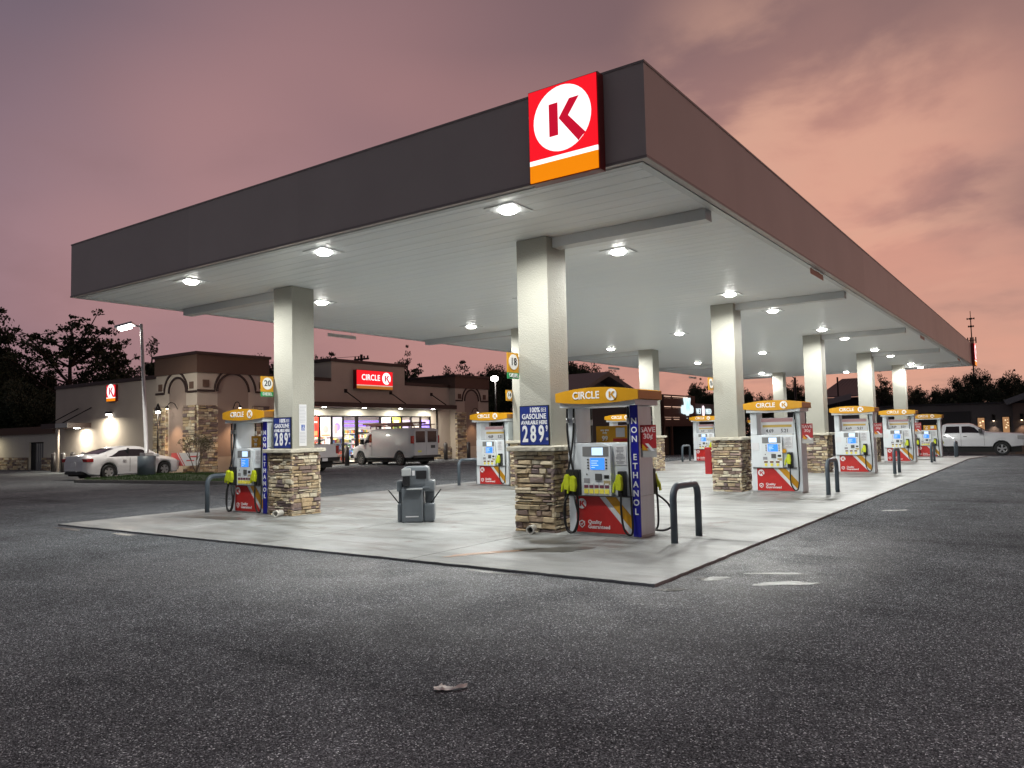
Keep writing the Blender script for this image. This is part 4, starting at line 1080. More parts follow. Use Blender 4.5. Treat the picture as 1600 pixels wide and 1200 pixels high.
# right (east) face of near tower: u along +y, from y=13.88
E1 = (SX + .5, 13.88, 0); uE = (0, 1, 0); nE = (1, 0, 0)
arc_strip('arch_trim', E1, uE, nE, 2.15, 4.02, 1.20, .10, (0.0, 4.12)); arc_strip('arch_trim', E1, uE, nE, 2.02, 4.0, .92, .10, (1.10, 2.94)); arch_panel(E1, uE, nE, 2.02, .75, 4.0, .90)
for a in (.47, 3.75): SB('tile_accent', SX + .502, SX + .54, 13.88 + a - .17, 13.88 + a + .17, 4.20, 4.55, brown_band)
stone_block('stone_pilaster', st_, SX + .5 + 31, SX + .62 + 31, 13.88 - 26 + .0, 13.88 - 26 + 1.02, -.3, 3.3, 50, 'SEN', hmin=.10, hmax=.17, wmin=.18, wmax=.5)
stone_block('stone_pilaster', st_, SX + .5 + 31, SX + .62 + 31, 18.0 - 26 - .95, 18.0 - 26, -.3, 3.3, 51, 'SEN', hmin=.10, hmax=.17, wmin=.18, wmax=.5)
# left (south) face of near tower
S1 = (-34.1, 13.88, 0); uS = (1, 0, 0); nS = (0, -1, 0)
arc_strip('arch_trim', S1, uS, nS, 1.80, 3.98, 1.02, .10, (0.0, 3.6)); arc_strip('arch_trim', S1, uS, nS, 1.95, 3.96, .76, .10, (1.19, 2.71)); arch_panel(S1, uS, nS, 1.95, .75, 3.96, .74)
for a in (.42, 3.15): SB('tile_accent', -34.1 + a - .16, -34.1 + a + .16, 13.84, 13.878, 4.12, 4.46, brown_band)
stone_block('stone_pilaster', st_, -34.1 + 31, -34.1 + 31 + 1.08, 13.76 - 26, 13.88 - 26, -.3, 3.3, 52, 'SEW', hmin=.10, hmax=.17, wmin=.18, wmax=.5)
stone_block('stone_pilaster', st_, -31.45 + 31, -30.5 + 31, 13.76 - 26, 13.88 - 26, -.3, 3.3, 53, 'SEW', hmin=.10, hmax=.17, wmin=.18, wmax=.5)
# far tower east face
E2 = (SX + .5, 33.6, 0)
arc_strip('arch_trim', E2, uE, nE, 1.80, 3.95, 1.05, .10, (0.0, 3.8)); arc_strip('arch_trim', E2, uE, nE, 1.80, 3.93, .80, .10, (1.0, 2.6)); arch_panel(E2, uE, nE, 1.80, .75, 3.93, .78)
for a in (.45, 3.3): SB('tile_accent', SX + .502, SX + .54, 33.6 + a - .16, 33.6 + a + .16, 4.08, 4.42, brown_band)
stone_block('stone_pilaster', st_, SX + .5 + 31, SX + .62 + 31, 33.6 - 26, 33.6 - 26 + 1.0, -.4, 3.15, 54, 'SEN', hmin=.10, hmax=.17, wmin=.18, wmax=.5)
stone_block('stone_pilaster', st_, SX + .5 + 31, SX + .62 + 31, 37.4 - 26 - .9, 37.4 - 26, -.4, 3.15, 55, 'SEN', hmin=.10, hmax=.17, wmin=.18, wmax=.5)
stone_block('stone_wainscot', st_, SX + .001 + 31, SX + .10 + 31, 31.7 - 26, 33.55 - 26, -.4, .75, 56, 'SE', hmin=.10, hmax=.17, wmin=.18, wmax=.5)
# awning
SB('awning', SX + .052, SX + 1.45, 20.1, 32.6, 3.30, 3.56, brown_cap)
for y in (23.9, 27.7, 31.6):
    o_ = T('awning_rod', [(SX + .06 + 31, y - .0 - 26, 4.32), (SX + 1.35 + 31, y - 26, 3.57)], .035, dark_frame, st_)
    B('rod_plate', SX + .051 + 31, SX + .09 + 31, y - .11 - 26, y + .11 - 26, 4.22, 4.44, dark_frame, st_)
T('downspout', [(SX + .08 + 31, 32.1 - 26, -.2), (SX + .08 + 31, 32.1 - 26, 3.28)], .05, dark_frame, st_)
# storefront
clear = bpy.data.materials.new('shop window glass'); clear.use_nodes = True; t = clear.node_tree
for n_ in list(t.nodes): t.nodes.remove(n_)
oo = t.nodes.new('ShaderNodeOutputMaterial'); tr = t.nodes.new('ShaderNodeBsdfTransparent'); gl = t.nodes.new('ShaderNodeBsdfGlossy'); gl.inputs['Roughness'].default_value = .03; ms = t.nodes.new('ShaderNodeMixShader'); ms.inputs[0].default_value = .07
tr.inputs[0].default_value = (.92, .94, .95, 1)
t.links.new(tr.outputs[0], ms.inputs[1]); t.links.new(gl.outputs[0], ms.inputs[2]); t.links.new(ms.outputs[0], oo.inputs[0])
mull = [20.15, 21.05, 21.98, 22.89, 23.78, 24.88, 26.86, 27.88, 28.77, 29.67, 30.61, 31.57]
for i, y in enumerate(mull):
    w_ = .10 if i == 5 else .05
    SB('mullion', SX - .14, SX - .02, y - w_, y + w_, .0, 2.86, dark_frame)
for i in range(len(mull) - 1):
    y0, y1 = mull[i] + .051 + (.05 if i == 5 else 0), mull[i + 1] - .051 - (.05 if i == 4 else 0)
    if i < 5:
        SB('rail', SX - .13, SX - .03, y0, y1, 0, .10, dark_frame); SB('rail', SX - .13, SX - .03, y0, y1, 2.78, 2.858, dark_frame)
        SB('window_glass', SX - .085, SX - .075, y0, y1, .101, 2.779, clear)
        if i in (2, 3): SB('rail', SX - .12, SX - .04, y0, y1, 1.05, 1.09, dark_frame)
    else:
        zb_ = 1.78
        SB('rail', SX - .13, SX - .03, y0, y1, zb_, zb_ + .08, dark_frame); SB('rail', SX - .13, SX - .03, y0, y1, 2.78, 2.858, dark_frame)
        SB('window_glass', SX - .085, SX - .075, y0, y1, zb_ + .081, 2.779, clear)
        if i == 5:
            SB('rail', SX - .13, SX - .03, y0, y1, 0, .10, dark_frame); SB('window_glass', SX - .085, SX - .075, y0, y1, .101, zb_ - .001, clear)
        else: SB('bulkhead', SX - .25, SX - .01, y0 - .1, y1 + .1, -.3, zb_ - .001, store_white)
# interior shell
intw = mat('interior wall paint', (.72, .70, .66), .8, var=.05)
SB('interior_wall', -38.0, -37.9, 18.1, 33.5, 0, 3.2, intw); SB('interior_wall', -37.89, SX - .31, 18.1, 18.2, 0, 3.2, intw); SB('interior_wall', -37.89, SX - .31, 33.4, 33.5, 0, 3.2, intw)
SB('interior_ceiling', -38.0, SX - .31, 18.1, 33.5, 3.0, 3.05, mat('interior ceiling tile', (.7, .7, .7), .8))
SB('interior_floor', -38.0, SX - .01, 18.1, 33.5, -.05, -.005, mat('interior floor tile', (.5, .44, .38), .3, var=.1))
for k in range(4):
    SB('ceiling_panel_light', -34.6, -33.6, 19.6 + 3.6 * k, 20.8 + 3.6 * k, 2.975, 2.995, mat('interior troffer', (.9, .9, .9), .4, emit=(1, .97, .92), es=6))
    area_light('interior_light', st_, (-34.1 + 31, 20.2 + 3.6 * k - 26, 2.93), 330, 1.2, (1, .91, .78)).data.name = 'interior lamp'
SB('neon_strip', -37.88, -37.84, 20, 33, 2.35, 2.45, mat('purple light strip', (.2, .1, .8), .3, emit=(.25, .12, 1.0), es=2.5))
SB('neon_strip', -33.0, -32.95, 24.9, 31.5, 2.52, 2.60, MATS['purple light strip'])
a_ = area_light('strip_glow', st_, (-33.5 + 31, 28 - 26, 2.2), 22, 4, (.45, .25, 1.0), (0, R(90), 0)); a_.data.name = 'purple glow'
# goods on shelves: each shelf unit a thing
def shelf(x, y, rz, wid, hgt, seed, label, tones):
    o = thing('product_shelf', label, 'shelf', (x, y, 0), rz, 'stocked shelves inside the store')
    B('shelf_frame', -wid / 2, wid / 2, .0, .05, 0, hgt, white_p, o)
    rg = random.Random(seed); bm = bmesh.new(); lay = bm.loops.layers.float_color.new('tone'); bmS = bmesh.new()
    nl = max(2, int(hgt / .36))
    for k in range(nl):
        z = .12 + k * (hgt - .12) / nl; box(bmS, -wid / 2, wid / 2, -.38, -.001, z - .03, z - .001); xx = -wid / 2 + .02
        while xx < wid / 2 - .1:
            w_ = rg.uniform(.06, .2); h_ = rg.uniform(.14, .27); c = rg.choice(tones)
            for f in box(bm, xx, min(xx + w_, wid / 2), -.34, -.03, z + .001, z + h_):
                for l in f.loops: l[lay] = (*c, 1)
            xx += w_ + .012
    finish('goods', bm, plain_tone, o); finish('shelf_boards', bmS, white_p, o); return o
TN = [(.7, .1, .05), (.8, .45, .08), (.75, .7, .6), (.6, .12, .12), (.1, .2, .5), (.8, .75, .2), (.15, .35, .15), (.35, .12, .05), (.7, .7, .72)]
shelf(-33.2, 21.4, PI / 2, 2.0, 1.35, 1, 'stocked snack shelf behind the leftmost shop windows', TN)
shelf(-33.6, 23.4, PI / 2, 1.5, 1.45, 2, 'stocked snack shelf behind the glass door', TN)
shelf(-34.0, 26.0, PI / 2, 1.9, 1.6, 3, 'stocked shelf behind the shop windows above the van nose', TN)
shelf(-37.3, 25.5, PI / 2, 12, 2.2, 4, 'long wall of stocked shelves at the back of the shop', TN)
o = thing('ice_freezer', 'dark red and white display cooler just inside the glass door', 'cooler', (-32.2, 22.5, 0), PI / 2)
B('cooler_body', -.55, .55, 0, .5, 0, .95, mat('cooler maroon', (.22, .02, .03), .4), o, .01); B('cooler_door', -.5, -.05, -.02, -.001, .08, .9, mat('cooler glass', (.4, .2, .2), .2), o); B('cooler_door', .05, .5, -.02, -.001, .08, .9, MATS['cooler glass'], o)
def poster(y0, y1, z0, z1, base, bits, label, lit=.6):
    o = thing('window_poster', label, 'poster', (SX - .07, (y0 + y1) / 2, z0), PI / 2, 'posters in the shop windows')
    w_ = (y1 - y0) / 2; h_ = z1 - z0
    def pm(c): return mat('glowing poster ink %d %d %d' % (c[0] * 99, c[1] * 99, c[2] * 99), c, .5, emit=c, es=lit)  # ink emits its own colour, standing in for shop light on the posters
    B('poster_sheet', -w_, w_, -.006, 0, 0, h_, pm(base), o)
    for i, (kind, a, b_, c, d, col) in enumerate(bits):
        if kind == 'r': B('printed_block', -w_ + a * 2 * w_, -w_ + b_ * 2 * w_, -.009 - .0006 * i, -.0062, c * h_, d * h_, pm(col), o)
        else: PR('printed_disc', circ(-w_ + a * 2 * w_, b_ * h_, c * 2 * w_, 20), -.009 - .0006 * i, -.0062, pm(col), o)
RD, OR, WH, PK, PU, YE, BL = (.75, .05, .03), (.85, .30, .12), (.85, .82, .80), (.80, .45, .42), (.42, .28, .75), (.85, .75, .12), (.2, .2, .6)
poster(20.25, 21.0, 1.72, 2.76, WH, [('c', .45, .72, .36, 0, RD), ('c', .5, .30, .3, 0, OR), ('r', .1, .9, .02, .08, PK)], 'white poster with two red discs in the leftmost shop window')
poster(21.1, 21.92, 1.62, 2.76, RD, [('r', .1, .9, .08, .30, OR), ('r', .15, .85, .38, .62, (.45, .03, .03)), ('r', .12, .88, .72, .78, WH)], 'red poster with orange blocks beside the door')
poster(22.05, 22.83, 1.62, 2.76, WH, [('c', .5, .38, .28, 0, PK), ('r', .2, .8, .82, .87, PK), ('r', .1, .9, .05, .12, OR)], 'pale poster with pink disc in the door glass')
poster(22.96, 23.70, 1.62, 2.76, (.75, .70, .85), [('c', .5, .5, .32, 0, PU), ('r', .2, .5, .15, .6, PK), ('r', .55, .9, .1, .25, WH)], 'purple and white poster right of the door glass')
poster(27.0, 27.8, 1.90, 2.76, WH, [('r', .1, .45, .15, .85, PK), ('c', .75, .5, .16, 0, BL)], 'white and pink poster above the van roof')
poster(27.95, 28.7, 1.90, 2.76, YE, [('r', .12, .88, .15, .45, (.08, .12, .05)), ('r', .2, .8, .62, .8, WH)], 'yellow price poster above the van roof')
poster(28.85, 29.6, 1.90, 2.6, (.6, .5, .75), [('r', .1, .9, .5, .9, (.7, .6, .7))], 'purple poster right of the yellow one')
poster(30.70, 31.5, 1.90, 2.6, (.25, .18, .75), [('r', .1, .9, .55, .9, PU)], 'blue violet poster in the last window on the right')
# store sign
o = thing('store_sign', 'wide red lit CIRCLE K sign on the store parapet', 'sign', (SX + .07, 26.05, 4.47), PI / 2)
B('sign_box', -1.55, 1.55, -.28, 0, 0, 1.15, mat('sign cabinet red', (.15, .01, .01), .4), o)
B('red_face', -1.53, 1.53, -.292, -.2805, .26, 1.13, red_lit, o); B('white_stripe', -1.53, 1.53, -.292, -.2805, .20, .258, mat('dim white stripe', (.7, .6, .5), .4, emit=(.9, .6, .5), es=.7), o); B('gold_stripe', -1.53, 1.53, -.292, -.2805, .02, .198, mat('dim gold stripe', (.4, .2, .05), .4, emit=(.8, .25, .03), es=.45), o)
text('CIRCLE', .50, (-.36, -.295, .70), white_lit, o, bold=.012, sx=.92, sp=1.05); k_logo(.98, .70, .37, -.293, white_lit, kred, o)
o = big_sign('logo_sign', 'small lit red K sign high on the store side wall', (-39.3, 14.40, 3.85), 0, .95, .92)
# wall lamps (real light sources)
o = thing('wall_pack_light', 'bright wall light below the K sign on the store side wall', 'light', (-39.6, 14.4, 3.15))
B('housing', -.16, .16, -.22, 0, 0, .14, dark_frame, o, .01); B('lens', -.13, .13, -.20, -.02, -.03, -.001, lamp_lit, o); area_light('lamp_glow', o, (0, -.60, -.06), 170, .2, (1, .95, .78), (R(-12), 0, 0))
o = thing('side_canopy', 'small flat metal canopy with two rods over the store side door', 'awning', (-43.3, 14.38, 2.45))
B('slab', -1.6, 1.6, -1.3, 0, 0, .28, brown_cap, o); B('white_end', .2, 1.6, -1.312, -1.301, .02, .27, mat('pale awning edge', (.5, .5, .48), .5), o)
for xx in (-.6, .9): T('rod', [(xx + .8, -.03, 1.15), (xx - .1, -1.2, .285)], .03, dark_frame, o)
T('post', [(.35, -1.2, -2.5), (.35, -1.2, -.001)], .06, stucco_store, o)
area_light('lamp_glow', o, (1.0, -.5, -.05), 90, .3, (1, .95, .80)); B('lens', .85, 1.15, -.6, -.4, -.03, -.002, lamp_lit, o)
for k in range(4):
    a_ = area_light('awning_light', st_, (SX + .8 + 31, 21.6 + 3.1 * k - 26, 3.27), 95, .12, (1, .96, .82)); a_.data.size = .15
    B('awning_lens', SX + .72 + 31, SX + .88 + 31, 21.52 + 3.1 * k - 26, 21.68 + 3.1 * k - 26, 3.283, 3.298, lamp_lit, st_)
def gooseneck(loc, rz, label, w=14):
    o = thing('gooseneck_lamp', label, 'wall lamp', loc, rz, 'gooseneck wall lamps on the store towers')
    T('arm', smooth_path([(0, 0, 0), (0, -.18, .28), (0, -.42, .30), (0, -.55, .12)]), .02, dark_frame, o, 8)
    bm = bmesh.new(); tube(bm, [(0, -.55, .14), (0, -.55, .03)], .04, 14, .13); finish('shade', bm, dark_frame, o)
    l = bpy.data.lights.new('wall lamp', 'SPOT'); l.energy = w; l.spot_size = R(95); l.spot_blend = .5; l.color = (1, .62, .34); l.shadow_soft_size = .05
    s_ = bpy.data.objects.new('lamp_glow', l); COL.objects.link(s_); s_.location = (0, -.50, -.02); s_.rotation_euler = (R(-14), 0, 0); s_.parent = o
    B('bulb', -.035, .035, -.585, -.515, -.01, .025, lamp_warm, o)
gooseneck((-32.15, 13.87, 3.15), 0, 'gooseneck lamp in the arch on the left face of the near tower', 260)
gooseneck((SX + .51, 15.9, 3.15), PI / 2, 'gooseneck lamp in the arch on the right face of the near tower', 260)
gooseneck((SX + .51, 35.4, 3.1), PI / 2, 'gooseneck lamp in the arch of the far tower', 150)
o = thing('post_lantern', 'slim dark lantern post with bell shade in front of the near tower', 'lantern', (-32.75, 13.2, -.05))
T('post', [(0, 0, 0), (0, 0, 3.0)], .035, dark_frame, o); bm = bmesh.new(); tube(bm, [(0, 0, 3.5), (0, 0, 3.12)], .02, 14, .18); finish('bell_shade', bm, dark_frame, o); B('bulb', -.07, .07, -.07, .07, 3.03, 3.10, lamp_lit, o); point_light('lamp_glow', o, (0, -.1, 2.95), 12, .05, (1, .9, .7))
# posts along the store
boll_m = mat('dark brown bollard sleeve', (.035, .028, .028), .45)
def post_bollard(x, y, h, label, zb=-.05):
    o = thing('bollard', label, 'bollard', (x, y, zb), 0, 'dark round bollards along the store walls')
    T('bollard_body', [(0, 0, 0), (0, 0, h)], .13, boll_m, o, 14)
    bm = bmesh.new(); tube(bm, [(0, 0, h + .001), (0, 0, h + .05), (0, 0, h + .09)], .13, 14, .05); finish('dome_cap', bm, mat('bollard cap', (.10, .09, .09), .3), o); return o
o8 = ['first', 'second', 'third', 'fourth', 'fifth', 'sixth', 'seventh', 'eighth', 'ninth', 'tenth']
for k in range(10):
    x = -43.4 + 1.12 * k
    post_bollard(x, 13.15, 1.05, 'dark bollard by the store side wall, %s from the left' % o8[k])
for k, y in enumerate((19.2, 20.9, 22.4, 24.2, 31.0, 33.4, 35.4)):
    post_bollard(SX + 1.75, y, 1.05, 'dark bollard by the storefront, %s from the left' % o8[k])
# low service yard wall at far left
o = thing('yard_enclosure', 'low cream walled enclosure with brown top and stone base at the far left', 'enclosure wall', (-52, 14.4, -.1))
B('wall', -9, 2.6, 0, .25, 0, 2.3, store_white, o); B('wall', 4.5, 5.99, 0, .25, 0, 2.3, store_white, o); B('wall', 2.601, 4.499, 0, .25, 1.8, 2.3, store_white, o)
B('brown_cap_band', -9.1, 5.99, -.12, .37, 2.302, 2.75, brown_band, o)
stone_block('stone_base', o, -9, 2.5, -.13, -.001, -.3, .85, 60, 'S', hmin=.10, hmax=.16, wmin=.2, wmax=.55); stone_block('stone_base', o, 4.6, 5.98, -.13, -.001, -.3, .85, 61, 'S', hmin=.10, hmax=.16, wmin=.2, wmax=.55)
B('gate_opening', 2.62, 3.45, .1, .2, 0, 1.79, under, o); B('metal_gate', 3.47, 4.48, .02, .09, .04, 1.72, mat('grey corrugated gate', (.20, .20, .20), .5, streak=.4, vscale=9), o)
for xx in (3.7, 3.95, 4.2): B('gate_rib', xx - .02, xx + .02, -.005, .019, .06, 1.70, steel, o)
area_light('lamp_glow', o, (-2.0, -1.2, 2.2), 30, .3, (1, .9, .65)); B('wall_lamp', -2.15, -1.85, -.35, -.121, 2.02, 2.2, dark_frame, o)

# parking lot lamp on the island
o = thing('parking_lamp', 'tall leaning white lamp post with bright head above the white sedan', 'street lamp', (-28.2, 10.05, .1))
T('concrete_footing', [(0, 0, -.1), (0, 0, .86)], .36, slate_pipe, o, 24); B('base_plate', -.2, .2, -.2, .2, .861, 1.0, steel, o, .02)
top_ = Vector((-.30, -.12, 6.55))
bm = bmesh.new(); tube(bm, [(0, 0, 1.0), tuple(top_)], .085, 12, .06); finish('pole', bm, mat('white painted pole', (.6, .6, .62), .35), o)
T('arm', [tuple(top_ - Vector((0, 0, .12))), tuple(top_ + Vector((-.35, -.25, -.02)))], .04, steel, o)
hd_ = Matrix.Translation(top_ + Vector((-.55, -.42, -.08))) @ Matrix.Rotation(R(37), 4, 'Z') @ Matrix.Rotation(R(-14), 4, 'Y') @ Matrix.Rotation(R(-12), 4, 'X')
bm = bmesh.new(); box(bm, -.38, .38, -.17, .17, -.04, .07, 0, hd_); bmesh.ops.recalc_face_normals(bm, faces=bm.faces); finish('lamp_head', bm, steel, o, bevel=.01)
bm = bmesh.new(); box(bm, -.24, .24, -.12, .12, -.13, -.045, 0, hd_); bmesh.ops.recalc_face_normals(bm, faces=bm.faces); finish('lens', bm, lamp_lit, o)
area_light('lamp_glow', o, tuple(top_ + Vector((-.60, -.45, -.25))), 400, .5, (1, .97, .85))
# lot lamp seen beyond the far tower
o = thing('parking_lamp', 'bright lot lamp glowing beside the far store tower', 'street lamp', (-33.1, 41.85, -.4))
T('pole', [(0, 0, 0), (0, 0, 6.3)], .08, dark_frame, o); bm = bmesh.new(); bmesh.ops.create_uvsphere(bm, u_segments=16, v_segments=10, radius=.27, matrix=Matrix.Translation((0, -.1, 6.38)) @ Matrix.Diagonal((1.15, 1, .8, 1))); finish('lens', bm, lamp_lit, o, True)
point_light('lamp_glow', o, (0, -.6, 6.3), 120, .25, (1, .98, .88))

# banner on the island
o = thing('yard_banner', 'small red and white advertising banner behind the island bush', 'banner', (-30.6, 13.35, .38), R(28))
B('banner_cloth', -.72, .72, -.008, 0, 0, .62, mat('banner white', (.55, .54, .54), .7), o)
bm = bmesh.new(); prism(bm, [(-.72, 0), (-.10, 0), (-.45, .62), (-.72, .62)], -.012, -.0085); finish('red_wedge', bm, mat('banner red', (.50, .08, .08), .7), o)
bm = bmesh.new(); prism(bm, [(-.05, 0), (-.0, 0), (-.35, .62), (-.40, .62)], -.012, -.0085); finish('red_stripe', bm, MATS['banner red'], o)
B('printed_block', .25, .62, -.011, -.0085, .40, .47, MATS['banner red'], o); B('printed_block', .05, .45, -.011, -.0085, .22, .27, MATS['banner red'], o)
for xx in (-.70, .70): T('stake', [(xx, .01, -.42), (xx, .01, .64)], .012, steel, o, 6)

# ------------------------------------------------------------------ vehicles
def lerp_tab(tab, x):
    if x <= tab[0][0]: return tab[0][1]
    for (a, u_), (b_, v_) in zip(tab[:-1], tab[1:]):
        if x <= b_:
            t_ = (x - a) / (b_ - a) if b_ > a else 1
            return u_ + (v_ - u_) * t_
    return tab[-1][1]
def vehicle(spec):
    """front at +X. tables of x -> value: W half width, zb sill, zs belt, zr top, wt top half width"""
    o = thing(spec['name'], spec['label'], spec['cat'], spec['loc'], spec['rz'])
    x0, x1 = spec['x']; axs = spec['axles']; Rw, zw = spec['rw'], spec['rw']; Ra = Rw + .06
    def sec(x):
        Wd = lerp_tab(spec['W'], x); zb = lerp_tab(spec['zb'], x); zs = lerp_tab(spec['zs'], x); zr = lerp_tab(spec['zr'], x); wt = lerp_tab(spec['wt'], x)
        for a in axs:
            if abs(x - a) < Ra: zb = max(zb, zw + math.sqrt(max(0, Ra ** 2 - (x - a) ** 2)))
        zb = min(zb, zs - .1)
        d = min(.13, .5 * max(zr - zs, .01))
        k = zs - zb
        return [(Wd - .10, zb), (Wd - .015, zb + .04), (Wd, zb + .45 * k), (Wd - .015, zs - .12 * k), (Wd - .05, zs), (wt + .03 if zr - zs > .25 else Wd - .09, zr - d), (wt - .05, zr - d * .3), (wt * .5, zr - .006), (0, zr)]
    n = spec.get('n', 110); xs = [x0 + (x1 - x0) * i / n for i in range(n + 1)]
    bm = bmesh.new(); rows = []
    for x in xs:
        s_ = sec(x); r_ = [bm.verts.new((x, y, z)) for y, z in s_] + [bm.verts.new((x, -y, z)) for y, z in reversed(s_[:-1])]
        rows.append(r_)
    for a, b_ in zip(rows[:-1], rows[1:]):
        for k in range(len(a) - 1):
            f = bm.faces.new((a[k], a[k + 1], b_[k + 1], b_[k])); f.smooth = True
    bm.faces.new(rows[0]); bm.faces.new(list(reversed(rows[-1]))); bmesh.ops.recalc_face_normals(bm, faces=bm.faces)
    body = finish('body', bm, spec['paint'], o)
    md = body.modifiers.new('edges', 'EDGE_SPLIT'); md.split_angle = R(38)
    def P5(x, v, sy):      # between belt and roof edge
        s_ = sec(x); a, b_ = s_[4], s_[5]; y = a[0] + (b_[0] - a[0]) * v; z = a[1] + (b_[1] - a[1]) * v
        return (x, sy * (y + .006), z)
    for sy in (-1, 1):
        for (xa0, xb0, xa1, xb1, v0, v1) in spec['side_windows']:      # bottom x range, top x range
            bm = bmesh.new(); g_ = []
            for j in range(4):
                v = v0 + (v1 - v0) * j / 3; t_ = j / 3; a = xa0 + (xa1 - xa0) * t_; b_ = xb0 + (xb1 - xb0) * t_
                g_.append([bm.verts.new(P5(a + (b_ - a) * i / 14, v, sy)) for i in range(15)])
            for j in range(3):
                for i in range(14): f = bm.faces.new((g_[j][i], g_[j][i + 1], g_[j + 1][i + 1], g_[j + 1][i])); f.smooth = True
            finish('side_window', bm, glassd, o)
    def cap_glass(nm, xa, xb, m_=glassd, lim=.92):
        bm = bmesh.new(); g_ = []
        for i in range(9):
            x = xa + (xb - xa) * i / 8; s_ = sec(x); row = []
            for j in range(13):
                w_ = -1 + 2 * j / 12; y = w_ * (s_[6][0]) * lim; ay = abs(y)
                # height on the top polyline
                pts = [s_[8], s_[7], s_[6], s_[5]]; z = s_[8][1]
                for p, q in zip(pts[:-1], pts[1:]):
                    if p[0] <= ay <= q[0]: z = p[1] + (q[1] - p[1]) * (ay - p[0]) / (q[0] - p[0])
                row.append(bm.verts.new((x, y, z + .008)))
            g_.append(row)
        for a, b_ in zip(g_[:-1], g_[1:]):
            for k in range(12): f = bm.faces.new((a[k], a[k + 1], b_[k + 1], b_[k])); f.smooth = True
        bmesh.ops.recalc_face_normals(bm, faces=bm.faces); finish(nm, bm, m_, o)
    if 'windshield' in spec: cap_glass('windshield', *spec['windshield'])
    if 'rear_glass' in spec: cap_glass('rear_window', *spec['rear_glass'])
    wm = max(v for _, v in spec['W'])
    B('underbody', x0 + .25, x1 - .25, -wm + .16, wm - .16, spec['rw'] * .55, min(v for _, v in spec['zs']) - .25, under, o)
    for a in axs:
        for sy in (-1, 1):
            # tyre with rim
            bm = bmesh.new(); yy = sy * (wm - .13); tw = .11; N_ = 32
            prof = [(Rw * .62, -tw), (Rw * .93, -tw), (Rw, -tw * .7), (Rw, tw * .7), (Rw * .93, tw), (Rw * .62, tw)]
            rg_ = [[bm.verts.new((a + r_ * math.cos(2 * PI * k / N_), yy + yo, zw + r_ * math.sin(2 * PI * k / N_))) for k in range(N_)] for r_, yo in prof]
            for p, q in zip(rg_[:-1], rg_[1:]):
                for k in range(N_): bm.faces.new((p[k], p[(k + 1) % N_], q[(k + 1) % N_], q[k]))
            bmesh.ops.recalc_face_normals(bm, faces=bm.faces)
            w_ = finish('wheel', bm, tyre_m, o)
            bm = bmesh.new(); yo = yy + sy * (tw - .03); ri = Rw * .63
            def ringf(ra, rb, ya, yb):
                p = [bm.verts.new((a + ra * math.cos(2 * PI * k / N_), ya, zw + ra * math.sin(2 * PI * k / N_))) for k in range(N_)]; q = [bm.verts.new((a + rb * math.cos(2 * PI * k / N_), yb, zw + rb * math.sin(2 * PI * k / N_))) for k in range(N_)]
                for k in range(N_): bm.faces.new((p[k], p[(k + 1) % N_], q[(k + 1) % N_], q[k]))
            ringf(ri, ri * .88, yo + sy * .02, yo)
            sp_ = spec.get('spokes', 5)
            for k in range(sp_):
                an = 2 * PI * k / sp_ + .3; tw_ = spec.get('spoke_w', .055)
                d = Vector((math.cos(an), 0, math.sin(an))); e = Vector((-math.sin(an), 0, math.cos(an)))
                c0 = Vector((a, yo + sy * .012, zw)); vs = [bm.verts.new(c0 + d * rr + e * ww) for rr, ww in ((ri * .15, -tw_ * .6), (ri * .92, -tw_), (ri * .92, tw_), (ri * .15, tw_ * .6))]
                bm.faces.new(vs)
            vs = [bm.verts.new((a + ri * .24 * math.cos(2 * PI * k / 16), yo + sy * .02, zw + ri * .24 * math.sin(2 * PI * k / 16))) for k in range(16)]; bm.faces.new(vs)
            bmesh.ops.recalc_face_normals(bm, faces=bm.faces)
            finish('rim', bm, rim_m if spec.get('bright', True) else mat('dull steel wheel', (.14, .14, .14), .5), w_)
            bm = bmesh.new(); bm.faces.new([bm.verts.new((a + ri * math.cos(2 * PI * k / N_), yo - sy * .02, zw + ri * math.sin(2 * PI * k / N_))) for k in range(N_)]); finish('brake_disc', bm, under, w_)
    return o
def part_box(o, nm, x0, x1, y0, y1, z0, z1, m_, bv=.0, mirror=False):
    B(nm, x0, x1, y0, y1, z0, z1, m_, o, bevel=bv)
    if mirror: B(nm, x0, x1, -y1, -y0, z0, z1, m_, o, bevel=bv)
door_gap = mat('door gap', (.03, .03, .03), .7)
# white sedan, tail to the left
sed = vehicle(dict(name='parked_car', label='white four door sedan parked beside the island, tail lamps to the left', cat='car', loc=(-31.25, 10.75, -.05), rz=R(97), x=(-2.42, 2.42), axles=(-1.38, 1.40), rw=.335,
    W=[(-2.42, .62), (-2.36, .78), (-2.15, .87), (-1.4, .92), (1.5, .92), (2.1, .86), (2.34, .72), (2.42, .55)],
    zb=[(-2.42, .42), (-2.2, .26), (-1.8, .20), (2.0, .19), (2.42, .30)],
    zs=[(-2.42, .80), (-2.36, .92), (-1.6, .98), (0, .95), (1.0, .90), (2.0, .78), (2.3, .68), (2.42, .55)],
    zr=[(-2.42, .84), (-2.38, 1.06), (-2.0, 1.10), (-1.75, 1.13), (-1.2, 1.30), (-.75, 1.42), (-.25, 1.47), (.3, 1.45), (.7, 1.33), (1.25, 1.02), (1.5, .97), (2.0, .87), (2.3, .74), (2.42, .58)],
    wt=[(-2.42, .60), (-2.3, .74), (-1.7, .76), (-1.0, .66), (-.2, .62), (.5, .64), (1.2, .80), (2.0, .74), (2.42, .5)],
    side_windows=[(-1.42, .98, -.80, .42, .10, .92)], windshield=(.52, 1.20), rear_glass=(-1.72, -.95), paint=carw, spokes=5, spoke_w=.07))
part_box(sed, 'tail_light', -2.40, -2.08, .50, .875, .80, .95, tail_m, .02, True)
